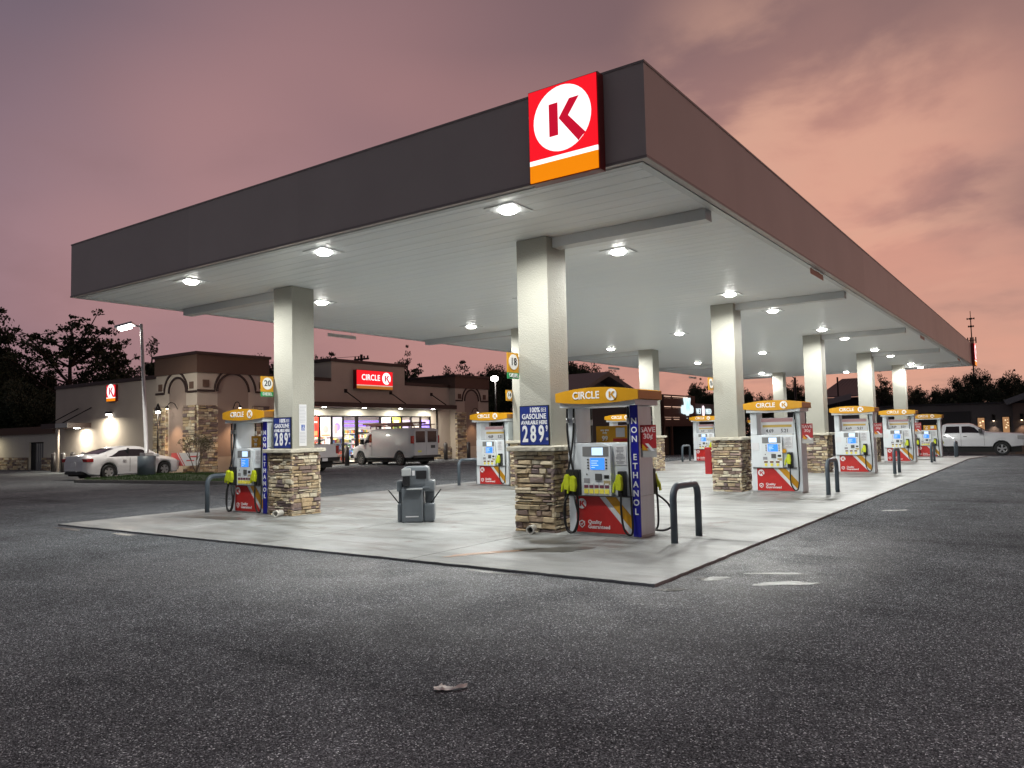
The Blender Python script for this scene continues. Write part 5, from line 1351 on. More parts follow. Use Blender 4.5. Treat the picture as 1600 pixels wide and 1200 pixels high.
part_box(sed, 'head_light', 2.02, 2.30, .56, .80, .60, .72, head_m, .02, True)
part_box(sed, 'side_mirror', .78, .96, .93, 1.10, .93, 1.06, carw, .03, True)
part_box(sed, 'door_handle', -.75, -.57, .915, .935, .82, .85, chrome, .004, True); part_box(sed, 'door_handle', .22, .40, .915, .935, .80, .83, chrome, .004, True)
part_box(sed, 'license_plate', -2.445, -2.425, -.16, .16, .62, .78, paper); part_box(sed, 'rear_bumper_trim', -2.44, -2.3, -.60, .60, .28, .38, black_p, .02)
for xx in (-.40, .62): part_box(sed, 'door_seam', xx, xx + .012, .9185, .9235, .32, .93, door_gap, 0, True)
part_box(sed, 'window_pillar', -.42, -.36, .70, .80, 1.0, 1.36, black_p, .01, True)
# white cargo van with ladder rack
van = vehicle(dict(name='cargo_van', label='white cargo van with dark ladder rack parked nose to the store', cat='van', loc=(-27.4, 24.2, -.05), rz=R(180 - 6), x=(-2.75, 2.75), axles=(-1.65, 1.75), rw=.37,
    W=[(-2.75, .90), (-2.65, .96), (-2.4, .99), (2.0, .99), (2.5, .90), (2.75, .70)],
    zb=[(-2.75, .50), (-2.5, .42), (2.2, .40), (2.75, .40)],
    zs=[(-2.75, 1.22), (1.2, 1.22), (1.7, 1.12), (2.3, 1.02), (2.6, .95), (2.75, .80)],
    zr=[(-2.75, 1.98), (-2.68, 2.04), (-2.4, 2.06), (.6, 2.06), (.95, 2.02), (1.15, 1.90), (1.75, 1.30), (1.9, 1.22), (2.45, 1.08), (2.65, .98), (2.75, .84)],
    wt=[(-2.75, .80), (-2.3, .84), (.8, .84), (1.6, .86), (2.2, .82), (2.75, .6)],
    side_windows=[(.75, 1.62, .80, 1.18, .08, .80)], windshield=(1.14, 1.72), paint=vanw, spokes=8, spoke_w=.03, bright=False))
part_box(van, 'rear_door', -2.775, -2.752, -.86, -.012, .52, 1.96, vanw, .008); part_box(van, 'rear_door', -2.775, -2.752, .012, .86, .52, 1.96, vanw, .008)
part_box(van, 'rear_window', -2.785, -2.777, -.76, -.10, 1.25, 1.86, glassd); part_box(van, 'rear_window', -2.785, -2.777, .10, .76, 1.25, 1.86, glassd)
part_box(van, 'tail_light', -2.775, -2.60, .875, .985, 1.20, 1.62, tail_m, .01, True)
part_box(van, 'rear_bumper', -2.93, -2.752, -.95, .95, .42, .56, black_p, .02); part_box(van, 'license_plate', -2.785, -2.777, -.65, -.33, .93, 1.09, dark_t)
part_box(van, 'sticker', -2.783, -2.777, .35, .62, .72, .82, mat('yellow sticker', (.6, .6, .1), .5)); part_box(van, 'front_bumper', 2.60, 2.84, -.86, .86, .40, .60, black_p, .03)
part_box(van, 'side_mirror', 1.35, 1.50, 1.0, 1.22, 1.20, 1.48, black_p, .02, True); part_box(van, 'door_seam', .68, .692, .988, .9935, .5, 1.9, door_gap, 0, True); part_box(van, 'door_handle', .74, .90, .988, 1.005, 1.08, 1.12, black_p, 0, True)
rk = mat('rusty red brown rack', (.13, .035, .03), .5)
bm = bmesh.new()
for xx in (-2.3, -.9, .5, 1.0): box(bm, xx - .03, xx + .03, -.80, .80, 2.16, 2.21); box(bm, xx - .03, xx + .03, -.82, -.78, 2.04, 2.159); box(bm, xx - .03, xx + .03, .78, .82, 2.04, 2.159)
for yy in (-.80, .80): box(bm, -2.6, 1.4, yy - .03, yy + .03, 2.212, 2.26)
finish('ladder_rack', bm, rk, van)
lad = thing('ladder', 'dark red brown extension ladder lying on the van roof rack', 'ladder', (-27.4, 24.2, 2.22), R(180 - 6))
for yy in (.10, .56): B('side_rail', -2.85, 2.0, yy - .025, yy + .025, 0, .10, rk, lad)
for k in range(14): B('rung', -2.7 + k * .34, -2.66 + k * .34, .126, .534, .03, .06, rk, lad)
# white pickup behind the leftmost column
pk = vehicle(dict(name='pickup_truck', label='white pickup truck parked nose to the store behind the leftmost column', cat='pickup truck', loc=(-27.2, 16.3, -.05), rz=R(180), x=(-2.9, 2.9), axles=(-1.75, 1.85), rw=.40,
    W=[(-2.9, .92), (-2.8, .98), (2.3, .98), (2.7, .90), (2.9, .78)], zb=[(-2.9, .55), (2.9, .50)],
    zs=[(-2.9, 1.28), (1.2, 1.28), (2.0, 1.22), (2.8, 1.12), (2.9, 1.0)],
    zr=[(-2.9, 1.31), (-.62, 1.31), (-.60, 1.32), (-.56, 1.90), (-.3, 1.93), (.6, 1.93), (.85, 1.86), (1.4, 1.36), (1.6, 1.32), (2.7, 1.22), (2.9, 1.05)],
    wt=[(-2.9, .88), (-.62, .88), (-.55, .74), (.7, .74), (1.4, .86), (2.9, .76)],
    side_windows=[(-.45, 1.15, -.40, .80, .1, .85)], windshield=(.88, 1.36), paint=carw, n=140))
part_box(pk, 'tailgate', -2.925, -2.902, -.80, .80, .72, 1.27, carw, .008); part_box(pk, 'tailgate_handle', -2.932, -2.926, -.16, .16, 1.08, 1.16, black_p)
part_box(pk, 'tail_light', -2.93, -2.75, .815, .985, .86, 1.24, tail_m, .01, True); part_box(pk, 'rear_bumper', -3.08, -2.905, -.92, .92, .52, .70, under, .02); part_box(pk, 'license_plate', -3.09, -3.082, -.16, .16, .54, .68, paper)
part_box(pk, 'bed_liner', -2.85, -.68, -.80, .80, 1.315, 1.322, under); part_box(pk, 'side_mirror', 1.0, 1.15, .99, 1.2, 1.28, 1.5, black_p, .02, True)
# white heavy duty pickup at right
rm = vehicle(dict(name='pickup_truck', label='white crew cab pickup with chrome grille at the right edge, facing right', cat='pickup truck', loc=(-1.05, 47.8, gz(47.5)), rz=R(2), x=(-3.3, 3.0), axles=(-2.2, 1.75), rw=.42,
    W=[(-3.3, .95), (-3.2, 1.0), (2.4, 1.0), (2.8, .95), (3.0, .88)], zb=[(-3.3, .60), (2.2, .52), (3.0, .60)],
    zs=[(-3.3, 1.34), (.9, 1.36), (1.6, 1.34), (2.7, 1.26), (3.0, 1.18)],
    zr=[(-3.3, 1.37), (-1.42, 1.37), (-1.40, 1.38), (-1.36, 1.93), (-1.1, 2.0), (.1, 2.0), (.35, 1.92), (1.0, 1.48), (1.2, 1.44), (2.8, 1.34), (3.0, 1.24)],
    wt=[(-3.3, .9), (-1.42, .9), (-1.35, .76), (.3, .76), (1.0, .88), (3.0, .84)],
    side_windows=[(-1.22, -.42, -1.12, -.42, .1, .88), (-.30, .80, -.30, .38, .1, .88)], windshield=(.36, .98), paint=carw, n=150))
part_box(rm, 'grille', 3.0, 3.05, -.62, .62, .82, 1.22, black_p, .01); part_box(rm, 'grille_bar', 3.051, 3.07, -.60, .60, .98, 1.03, chrome); part_box(rm, 'grille_bar', 3.051, 3.07, -.60, .60, 1.10, 1.13, chrome)
part_box(rm, 'front_bumper', 2.85, 3.20, -.97, .97, .52, .80, chrome, .03); part_box(rm, 'head_light', 2.55, 3.02, .66, .975, .98, 1.22, head_m, .02, True)
part_box(rm, 'side_mirror', .60, .78, 1.02, 1.28, 1.36, 1.64, black_p, .03, True); part_box(rm, 'door_handle', -1.30, -1.12, .995, 1.02, 1.16, 1.2, black_p, 0, True); part_box(rm, 'door_handle', -.22, -.04, .995, 1.02, 1.16, 1.2, black_p, 0, True)
part_box(rm, 'door_seam', -.36, -.348, .9985, 1.0035, .62, 1.34, door_gap, 0, True); part_box(rm, 'door_seam', .86, .872, .9985, 1.0035, .62, 1.34, door_gap, 0, True)
# tan box truck tail beyond the third pump
o = thing('box_truck', 'tan box truck seen between the third and fourth roadside pumps', 'truck', (-14.1, 66.5, gz(66)), R(2))
B('cargo_box', -1.2, 1.15, 0, 4.5, .95, 3.2, mat('tan truck body', (.30, .25, .17), .6, var=.1), o, .03); B('roll_door', -1.0, .95, -.03, -.001, 1.55, 3.05, mat('tan roll door', (.25, .21, .15), .6), o); B('rear_panel', -1.0, .95, -.04, -.001, 1.0, 1.5, mat('ochre lower panel', (.38, .33, .15), .6), o)
B('rear_bumper', -1.15, 1.1, -.15, 0, .55, .72, steel, o); B('chassis', -.9, .9, .01, 4.4, .4, .94, under, o)
for sx_ in (-1, 1):
    for yy in (.9, 4.9):
        bm = bmesh.new(); tube(bm, [(sx_ * .95 - .15, yy, .45), (sx_ * .95 + .15, yy, .45)], .45, 24); finish('wheel', bm, tyre_m, o)
B('cab', -1.0, .98, 4.55, 6.1, .6, 2.3, carw, o, .08)

# ------------------------------------------------------------------ buildings beyond
wall_dk = mat('dark grey stucco', (.13, .115, .115), .85, bump=.2, var=.08, vscale=.6)
wall_bk = mat('near black facade', (.03, .028, .03), .7)
slat_m = mat('dark red brown timber slats', (.10, .040, .025), .6, var=.2, vscale=3)
glow_w = mat('warm lit strip', (.8, .6, .45), .5, emit=(1.0, .66, .48), es=.9)
white_glow = mat('backlit white letter', (.8, .9, .9), .4, emit=(.75, .95, 1.0), es=1.0)
PXF = -24.0; zg = -.85
pl = thing('clinic_building', 'dark plaza building with slatted timber tower and glowing tooth emblem', 'building', (PXF, 52, 0))
def PB(nm, y0, y1, z0, z1, x0, x1, m_, bv=0): return B(nm, x0 - PXF, x1 - PXF, y0 - 52, y1 - 52, z0, z1, m_, pl, bv)
PB('wall', 51.0, 53.6, zg, 4.0, PXF - 8, PXF - .3, wall_dk); PB('dark_opening', 51.3, 53.5, zg, 2.6, PXF - .29, PXF - .25, wall_bk)
PB('timber_tower', 53.7, 60.7, 1.9, 4.66, PXF - 7, PXF, slat_m); PB('tower_back', 53.75, 60.6, zg, 1.89, PXF - 6, PXF - 2.2, wall_bk)
for y in (53.8, 55.4, 60.5): PB('timber_post', y - .08, y + .08, zg, 1.89, PXF - .2, PXF - .02, slat_m)
for k, z in enumerate((4.45, 3.55, 2.62)):
    for (a, b_) in ((53.8, 55.2), (55.5, 59.0 if k < 2 else 57.0)):
        PB('lit_strip', a, b_, z, z + .07, PXF + .002, PXF + .02, glow_w); PB('lit_strip', a + .2, b_ - .1, z - .14, z - .09, PXF + .002, PXF + .02, glow_w)
for z in (1.55, .52):
    for (a, b_) in ((53.9, 55.2), (55.5, 57.2)): PB('lit_strip', a, b_, z, z + .08, PXF - 2.19, PXF - 2.15, glow_w)
bm = bmesh.new()
for k in range(24):
    z = 1.95 + k * .112; box(bm, 0, .03, 1.75, 8.65, z, z + .05)
finish('slat', bm, slat_m, pl)
for k in range(0): pass
PB('shop_wall', 60.8, 68.0, 2.6, 4.0, PXF - 7, PXF - .15, wall_dk); PB('shop_front', 60.8, 68.0, zg, 2.59, PXF - 6, PXF - .4, wall_bk)
PB('brown_panel', 56.2, 57.6, zg + .2, 1.4, PXF - 2.19, PXF - 2.1, mat('dim tan panel', (.16, .11, .08), .7)); PB('brown_panel', 58.2, 59.2, zg + .2, 1.9, PXF - 2.19, PXF - 2.1, MATS['dim tan panel'])
# tooth shaped emblem
o = thing('emblem_sign', 'glowing pale blue tooth shaped emblem with letter W on the timber tower', 'sign', (PXF + .04, 58.6, 2.95), PI / 2)
pts = [(-1.35, .55), (-1.30, .12), (-.75, .02), (-.35, .02), (-.15, -.10), (.0, -.12), (.15, -.10), (.35, .05), (.95, .08), (1.30, .2), (1.35, .6), (1.1, .80), (.70, .85), (.62, 1.05), (.75, 1.35), (.70, 1.52), (.35, 1.48), (0, 1.52), (-.35, 1.48), (-.72, 1.52), (-.76, 1.35), (-.60, 1.0), (-.68, .80), (-1.1, .82)]
PR('emblem_face', pts, -.10, 0, white_glow, o)
PR('emblem_mark', [(-.5, 1.35), (-.4, 1.35), (-.22, .55), (-.02, 1.2), (.05, 1.2), (.24, .55), (.42, 1.35), (.52, 1.35), (.28, .3), (.2, .3), (.02, .95), (-.18, .3), (-.26, .3)], -.12, -.1005, mat('pale cyan outline', (.35, .6, .65), .5, emit=(.35, .75, .8), es=1.0), o)
text('- -', .3, (0, -.02, -.32), white_glow, o)
o = thing('clinic_sign', 'glowing white VET MED letters on the dark shop wall', 'sign', (PXF - .10, 62.8, 3.25), PI / 2)
text('VET', .74, (-1.15, -.06, 0), white_glow, o, bold=.0, ext=.03, sx=.9, sp=1.1); text('MED', .74, (1.3, -.06, 0), white_glow, o, bold=.0, ext=.03, sx=.9, sp=1.1)
PR('oval_logo', [(.05 + .24 * math.cos(2 * PI * k / 20), .05 + .52 * math.sin(2 * PI * k / 20)) for k in range(20)], -.08, 0, mat('pinkish white logo', (.8, .7, .75), .5, emit=(1, .85, .92), es=1.3), o)
# market building with low gable and WHOLE letters
mk = thing('market_building', 'black fronted market building with pointed roof behind the nearest pump header', 'building', (-25, 44, 0))
def MB_(nm, y0, y1, z0, z1, x0, x1, m_): return B(nm, x0 + 25, x1 + 25, y0 - 44, y1 - 44, z0, z1, m_, mk)
MB_('wall', 38.6, 50.9, -.6, 4.1, -27.5, -24.6, wall_bk); MB_('entry_wall', 48.2, 50.7, .3, 3.9, -24.59, -24.3, wall_dk)
bm = bmesh.new(); prism(bm, [(-5.5, 4.2), (-.4, 6.05), (3.9, 4.9), (3.9, 4.6), (-.4, 5.7), (-5.5, 3.95)], -.9, 2.6, lambda v: Vector((-v.y + .3, v.x, v.z))); bmesh.ops.recalc_face_normals(bm, faces=bm.faces)
finish('pitched_roof', bm, mat('dark grey roof edge', (.11, .09, .085), .6), mk)
bm = bmesh.new(); prism(bm, [(-4.6, 4.102), (-.4, 5.66), (3.7, 4.62), (3.7, 4.102)], .5, 2.3, lambda v: Vector((-v.y + .3, v.x, v.z))); bmesh.ops.recalc_face_normals(bm, faces=bm.faces); finish('gable_wall', bm, wall_dk, mk)
o = thing('market_sign', 'small glowing WHOLE letters seen under the nearest pump header', 'sign', (-24.58, 46.7, 3.62), PI / 2)
text('WHOLE', .50, (0, -.04, 0), white_glow, o, bold=.0, ext=.02, sx=.85)
# gabled metal roof building
gb = thing('gabled_building', 'dark building with steep ribbed metal roof between the third and fourth columns', 'building', (-15.5, 82, -1.2))
B('wall', -3.0, 1.6, 0, 12, 0, 5.9, wall_bk, gb)
def slope(nm, pts4, m_):
    bm = bmesh.new(); v = [bm.verts.new(p) for p in pts4]; f = bm.faces.new(v); r_ = bmesh.ops.extrude_face_region(bm, geom=[f]); bmesh.ops.translate(bm, vec=(0, .15, .15), verts=[q for q in r_['geom'] if isinstance(q, bmesh.types.BMVert)]); bmesh.ops.recalc_face_normals(bm, faces=bm.faces); return finish(nm, bm, m_, gb)
roofm = mat('brown standing seam roof', (.12, .085, .08), .45, metal=.3)
slope('metal_roof', [(-2.6, -1.2, 5.9), (1.9, -1.2, 5.9), (1.9, 3.5, 8.0), (-.9, 3.5, 8.0)], roofm)
bm = bmesh.new()
for k in range(9):
    x = -2.4 + k * .52; xt = -.8 + k * .32
    tube(bm, [(x, -1.19, 5.96), (xt, 3.4, 8.03)], .035, 4)
finish('roof_seams', bm, roofm, gb)
slope('entry_roof', [(-3.0, -5, 4.5), (-3.0, -4.6, 4.95), (1.7, -4.6, 6.0), (1.7, -5, 5.5)], mat('grey sloped fascia', (.16, .145, .14), .6))
B('louvre_panel', -3.0, -.2, -.25, -.01, 1.1, 2.6, mat('grey louvre', (.13, .13, .13), .6, streak=.3), gb); B('tan_panel', -3.2, -.4, -.3, -.01, 2.65, 3.5, mat('plain tan panel', (.22, .18, .12), .7), gb)  # tan panel is one plain even colour
B('red_canopy', -3.2, -.2, -2.2, -.01, 3.9, 4.1, mat('dim maroon panel', (.12, .05, .05), .6), gb)
# long dark building at right
rb = thing('brick_building', 'long low dark grey building with lit windows behind the right hand pickup', 'building', (-3, 58, 0))
def RB(nm, x0, x1, y0, y1, z0, z1, m_): return B(nm, x0 + 3, x1 + 3, y0 - 58, y1 - 58, z0, z1, m_, rb)
RB('wall', -15.7, 9.0, 58.0, 66, -1.1, 2.95, wall_dk); RB('roof_cap', -15.8, 9.1, 57.9, 66.1, 2.952, 3.08, wall_bk)
RB('dark_signboard', -6.9, -1.7, 57.82, 57.99, 1.45, 2.45, wall_bk)
bm = bmesh.new(); prism(bm, [(.45, 3.15), (3.5, 4.3), (6.5, 4.3), (6.5, 3.9), (3.5, 3.85), (.62, 2.80)], 56.9, 60, lambda v: Vector((v.x + 3, v.y - 58, v.z))); bmesh.ops.recalc_face_normals(bm, faces=bm.faces); finish('sloped_canopy', bm, mat('grey canopy edge', (.16, .16, .17), .6), rb)
RB('end_wall', .95, 6.0, 57.3, 57.99, -1.1, 2.9, mat('brown end wall', (.13, .09, .075), .8))
winl = mat('amber lit window', (.3, .2, .1), .3, emit=(1, .50, .22), es=.35)
def rwin(x0, x1, z0, z1):
    w_ = RB('window', x0, x1, 57.93, 57.995, z0, z1, dark_frame)
    g_ = B('pane', x0 + 3 + .05, x1 + 3 - .05, -.085, -.071, z0 + .06, z1 - .06, winl, w_)
    rg = random.Random(int(x0 * 10)); bm = bmesh.new()
    for _ in range(7):
        a = rg.uniform(x0 + .08, x1 - .15); c = rg.uniform(z0 + .1, z1 - .2); box(bm, a + 3, a + 3 + rg.uniform(.03, .12), -.095, -.086, c, c + rg.uniform(.03, .12))
    finish('lit_fixture', bm, mat('window highlights', (.8, .5, .3), .4, emit=(1, .75, .45), es=1.2), w_)
rwin(-1.32, -.80, .90, 2.0); rwin(.22, .72, .62, 2.02)
for (x, nm) in ((-.28, 'between the two lit windows'), (1.45, 'on the brown end wall at the right edge')):
    o = thing('wall_sconce', 'small dark wall light %s' % nm, 'wall lamp', (x, 57.98 if x < 1 else 57.28, 1.72), 0, 'wall lights on the long dark building')
    bm = bmesh.new(); tube(bm, [(0, -.12, 0), (0, -.12, .45)], .09, 12); finish('lamp_cylinder', bm, dark_frame, o); B('bulb', -.05, .05, -.17, -.07, -.02, -.002, lamp_warm, o)
    l = bpy.data.lights.new('sconce lamp', 'SPOT'); l.energy = 90; l.spot_size = R(85); l.spot_blend = .6; l.color = (1, .72, .5); l.shadow_soft_size = .04
    s_ = bpy.data.objects.new('lamp_glow', l); COL.objects.link(s_); s_.location = (0, -.20, -.05); s_.rotation_euler = (R(-8), 0, 0); s_.parent = o
o = thing('pharmacy_sign', 'small glowing white letters left of the third pump header on the dark building', 'sign', (-8.85, 57.8, 2.18), 0)
text('Pla', .62, (0, -.06, 0), white_glow, o, bold=.03, ext=.02)
# poles and tower
def lamp_pole(x, y, zb, h, arm, label):
    o = thing('street_lamp', label, 'street lamp', (x, y, zb))
    T('pole', [(0, 0, 0), (0, 0, h)], .09, dark_frame, o, 8)
    if arm: T('arm', smooth_path([(0, 0, h - .1), (arm * .4, 0, h + .12), (arm, 0, h + .15)]), .04, dark_frame, o, 6); B('lamp_head', arm - .45, arm + .05, -.12, .12, h + .08, h + .18, dark_frame, o, .01)
lamp_pole(-13.6, 56, gz(56), 6.2, -.7, 'dark street lamp with arm between the second and third columns')
lamp_pole(-15.55, 79.5, -1.2, 8.0, 0, 'plain dark pole rising in front of the ribbed metal roof')
o = thing('cell_tower', 'slim cell tower with antenna racks above the far canopy corner', 'tower', (-6.1, 120, -1))
bm = bmesh.new(); tube(bm, [(0, 0, 0), (0, 0, 17.6)], .15, 8, .06); finish('mast', bm, mat('dull steel mast', (.09, .07, .07), .6), o)
for z, w_ in ((14.4, .50), (16.4, .30), (17.5, .42)):
    B('antenna_arm', -w_, w_, -.06, .06, z - .05, z + .05, under, o)
    for k in range(4):
        xx = -w_ + k * 2 * w_ / 3; B('antenna', xx - .07, xx + .07, -.10, .10, z - (.42 if z < 16 else .12), z + (.42 if z < 16 else .12), under, o)
B('antenna', -.04, .04, -.04, .04, 17.61, 18.6, under, o)
o = thing('utility_pole', 'wooden utility pole with crossarm and wires above the store sign', 'utility pole', (-47.5, 41.1, -.5))
wood = mat('dark pole wood', (.05, .035, .03), .8)
bm = bmesh.new(); tube(bm, [(0, 0, 0), (0, 0, 9.5)], .16, 8, .12); finish('pole', bm, wood, o); B('crossarm', -.9, .9, -.07, .07, 9.0, 9.15, wood, o)
for xx in (-.8, -.35, .35, .8): B('insulator', xx - .05, xx + .05, -.05, .05, 9.151, 9.35, under, o)
bm = bmesh.new(); tube(bm, [(.35, -.2, 8.1), (.35, -.2, 8.8)], .18, 10); finish('transformer', bm, under, o)
wire_m = mat('wire', (.02, .02, .02), .6)
for k in range(3):
    pts = []
    for i in range(25):
        t_ = i / 24; a = Vector((-47.5, 41.1, 8.85 - .35 * k)); b_ = Vector((-110, 15, 9.6 - .5 * k)); p = a.lerp(b_, t_); p.z -= 1.2 * 4 * t_ * (1 - t_) * .5; pts.append(p)
    o = T('power_line', pts, .018, wire_m, None, 4); tag(o, '%s of three thin wires running left from the utility pole' % ['top', 'middle', 'bottom'][k], 'wire', 'power lines')

# ------------------------------------------------------------------ trees
leaf_m = mat('dark foliage', (.035, .05, .022), .8, var=.5, vscale=.8); bark_m = mat('bark', (.06, .045, .035), .9, bump=.4)
def tree_meshes(seed, h, spread, style):
    rg = random.Random(seed); tb = bmesh.new(); ends = []; sparse = style == 'sparse'; style = 'open' if sparse else style
    trunk_top = h * (.82 if style != 'round' else .6)
    lean = Vector((rg.uniform(-.04, .04) * h, rg.uniform(-.04, .04) * h, 0))
    tp = [Vector((0, 0, 0)) + lean * (t_ ** 1.5) + Vector((math.sin(t_ * 5 + seed) * .01 * h, math.cos(t_ * 4) * .01 * h, trunk_top * t_)) for t_ in [i / 8 for i in range(9)]]
    tube(tb, tp, h * .018, 7, h * .006)
    nb = {'pine': 18, 'round': 20, 'spiky': 24, 'open': 22}[style]
    for i in range(nb):
        f = rg.uniform(.32, .98) if style != 'open' else rg.uniform(.42, 1.0)
        if style == 'spiky': f = rg.uniform(.15, 1.0)
        b0 = tp[0].lerp(tp[-1], 0) if False else tp[min(8, int(f * 8))]
        az = rg.uniform(0, 2 * PI)
        ln = spread * {'pine': (1.1 - .55 * f), 'round': (.65 + .35 * math.sin(PI * f)), 'spiky': 1.05 - f * .9, 'open': (.75 + .35 * rg.random()) * (1.15 - .45 * f)}[style] * rg.uniform(.7, 1.15)
        upf = {'pine': .25, 'round': .75, 'spiky': .1, 'open': .5}[style] * rg.uniform(.5, 1.4)
        d = Vector((math.cos(az), math.sin(az), upf))
        pts = [b0 + d * ln * t_ + Vector((0, 0, (-.12 if style == 'pine' else .12) * ln * t_ * t_)) + Vector((rg.uniform(-.05, .05), rg.uniform(-.05, .05), rg.uniform(-.03, .05))) * ln for t_ in (0, .33, .66, 1)]
        pts[0] = b0; tube(tb, pts, h * .0065, 5, h * .0018)
        ends += [(pts[2], .8), (pts[3], 1.0), ((pts[1] + pts[2]) / 2, .55)]
        for _ in range(3):
            q = pts[rg.choice((1, 2))]; e = q + Vector((rg.uniform(-1, 1), rg.uniform(-1, 1), rg.uniform(-.1, .8))) * ln * .35
            tube(tb, [q, (q + e) / 2 + Vector((0, 0, .03 * ln)), e], h * .003, 4, h * .001); ends.append((e, .85))
    ends.append((tp[-1] + Vector((0, 0, h * .04)), 1.0)); ends.append((tp[-1] + Vector((0, 0, h * .10)), .7))
    cb = bmesh.new()
    cs = {'pine': .085, 'round': .115, 'spiky': .07, 'open': .066}[style] * h
    if sparse: cs *= .9
    nl = {'pine': 110, 'round': 190, 'spiky': 90, 'open': 85}[style]
    for p, s_ in ends:
        r_ = cs * s_ * rg.uniform(.6, 1.35)
        flat = .55 if style in ('pine', 'open') else .85
        for _ in range(int(nl * s_ * (.40 if sparse else 1))):
            v = Vector((rg.gauss(0, 1), rg.gauss(0, 1), rg.gauss(0, 1))).normalized() * (rg.random() ** .45) * r_ * .8; v.z *= flat; v = v + p
            l_ = h * rg.uniform(.007, .014)
            a = Vector((rg.uniform(-1, 1), rg.uniform(-1, 1), rg.uniform(-1, 1))).normalized(); b_ = a.cross(Vector((rg.uniform(-1, 1), rg.uniform(-1, 1), rg.uniform(-1, 1)))).normalized()
            cb.faces.new([cb.verts.new(v + a * l_), cb.verts.new(v + b_ * l_ * .6), cb.verts.new(v - a * l_), cb.verts.new(v - b_ * l_ * .6)])
    zs_ = sorted(v.co.z for v in cb.verts); k_ = h / zs_[int(len(zs_) * .992)]
    for b4 in (tb, cb):
        for v in b4.verts: v.co.z *= k_
    mt = bpy.data.meshes.new('trunk'); tb.to_mesh(mt); tb.free(); mt.materials.append(bark_m)
    mc = bpy.data.meshes.new('crown'); cb.to_mesh(mc); cb.free(); mc.materials.append(leaf_m)
    return mt, mc
VAR = {'pineA': tree_meshes(1, 10, 3.3, 'sparse'), 'pineB': tree_meshes(2, 10, 2.6, 'pine'), 'roundA': tree_meshes(3, 10, 2.9, 'round'), 'roundB': tree_meshes(4, 10, 3.3, 'round'), 'spiky': tree_meshes(5, 10, 1.9, 'spiky'), 'roundC': tree_meshes(6, 10, 2.6, 'round'), 'openB': tree_meshes(7, 10, 2.9, 'sparse'), 'roundD': tree_meshes(9, 10, 2.3, 'round')}
def tree(var, x, y, h, label, group=None, rz=0.0, wf=1.0, name=None):
    o = thing(name or ('pine_tree' if var.startswith(('pine', 'spiky', 'open')) else 'broadleaf_tree'), label, 'tree', (x, y, -.6), rz, group)
    o.scale = (h / 10 * wf, h / 10 * wf, h / 10)
    for nm, me in zip(('trunk', 'crown'), VAR[var]):
        c = bpy.data.objects.new(nm, me); COL.objects.link(c); c.parent = o
    return o
camp = Vector((3.7341, -8.0859)); fh = Vector((-.5763, .8172)); rh = Vector((.8172, .5763))
def at(px, d):     # plan position of something in direction px (of 1600) at distance d along the view axis
    return camp + fh * d + rh * d * (px - 800) / 1213.3
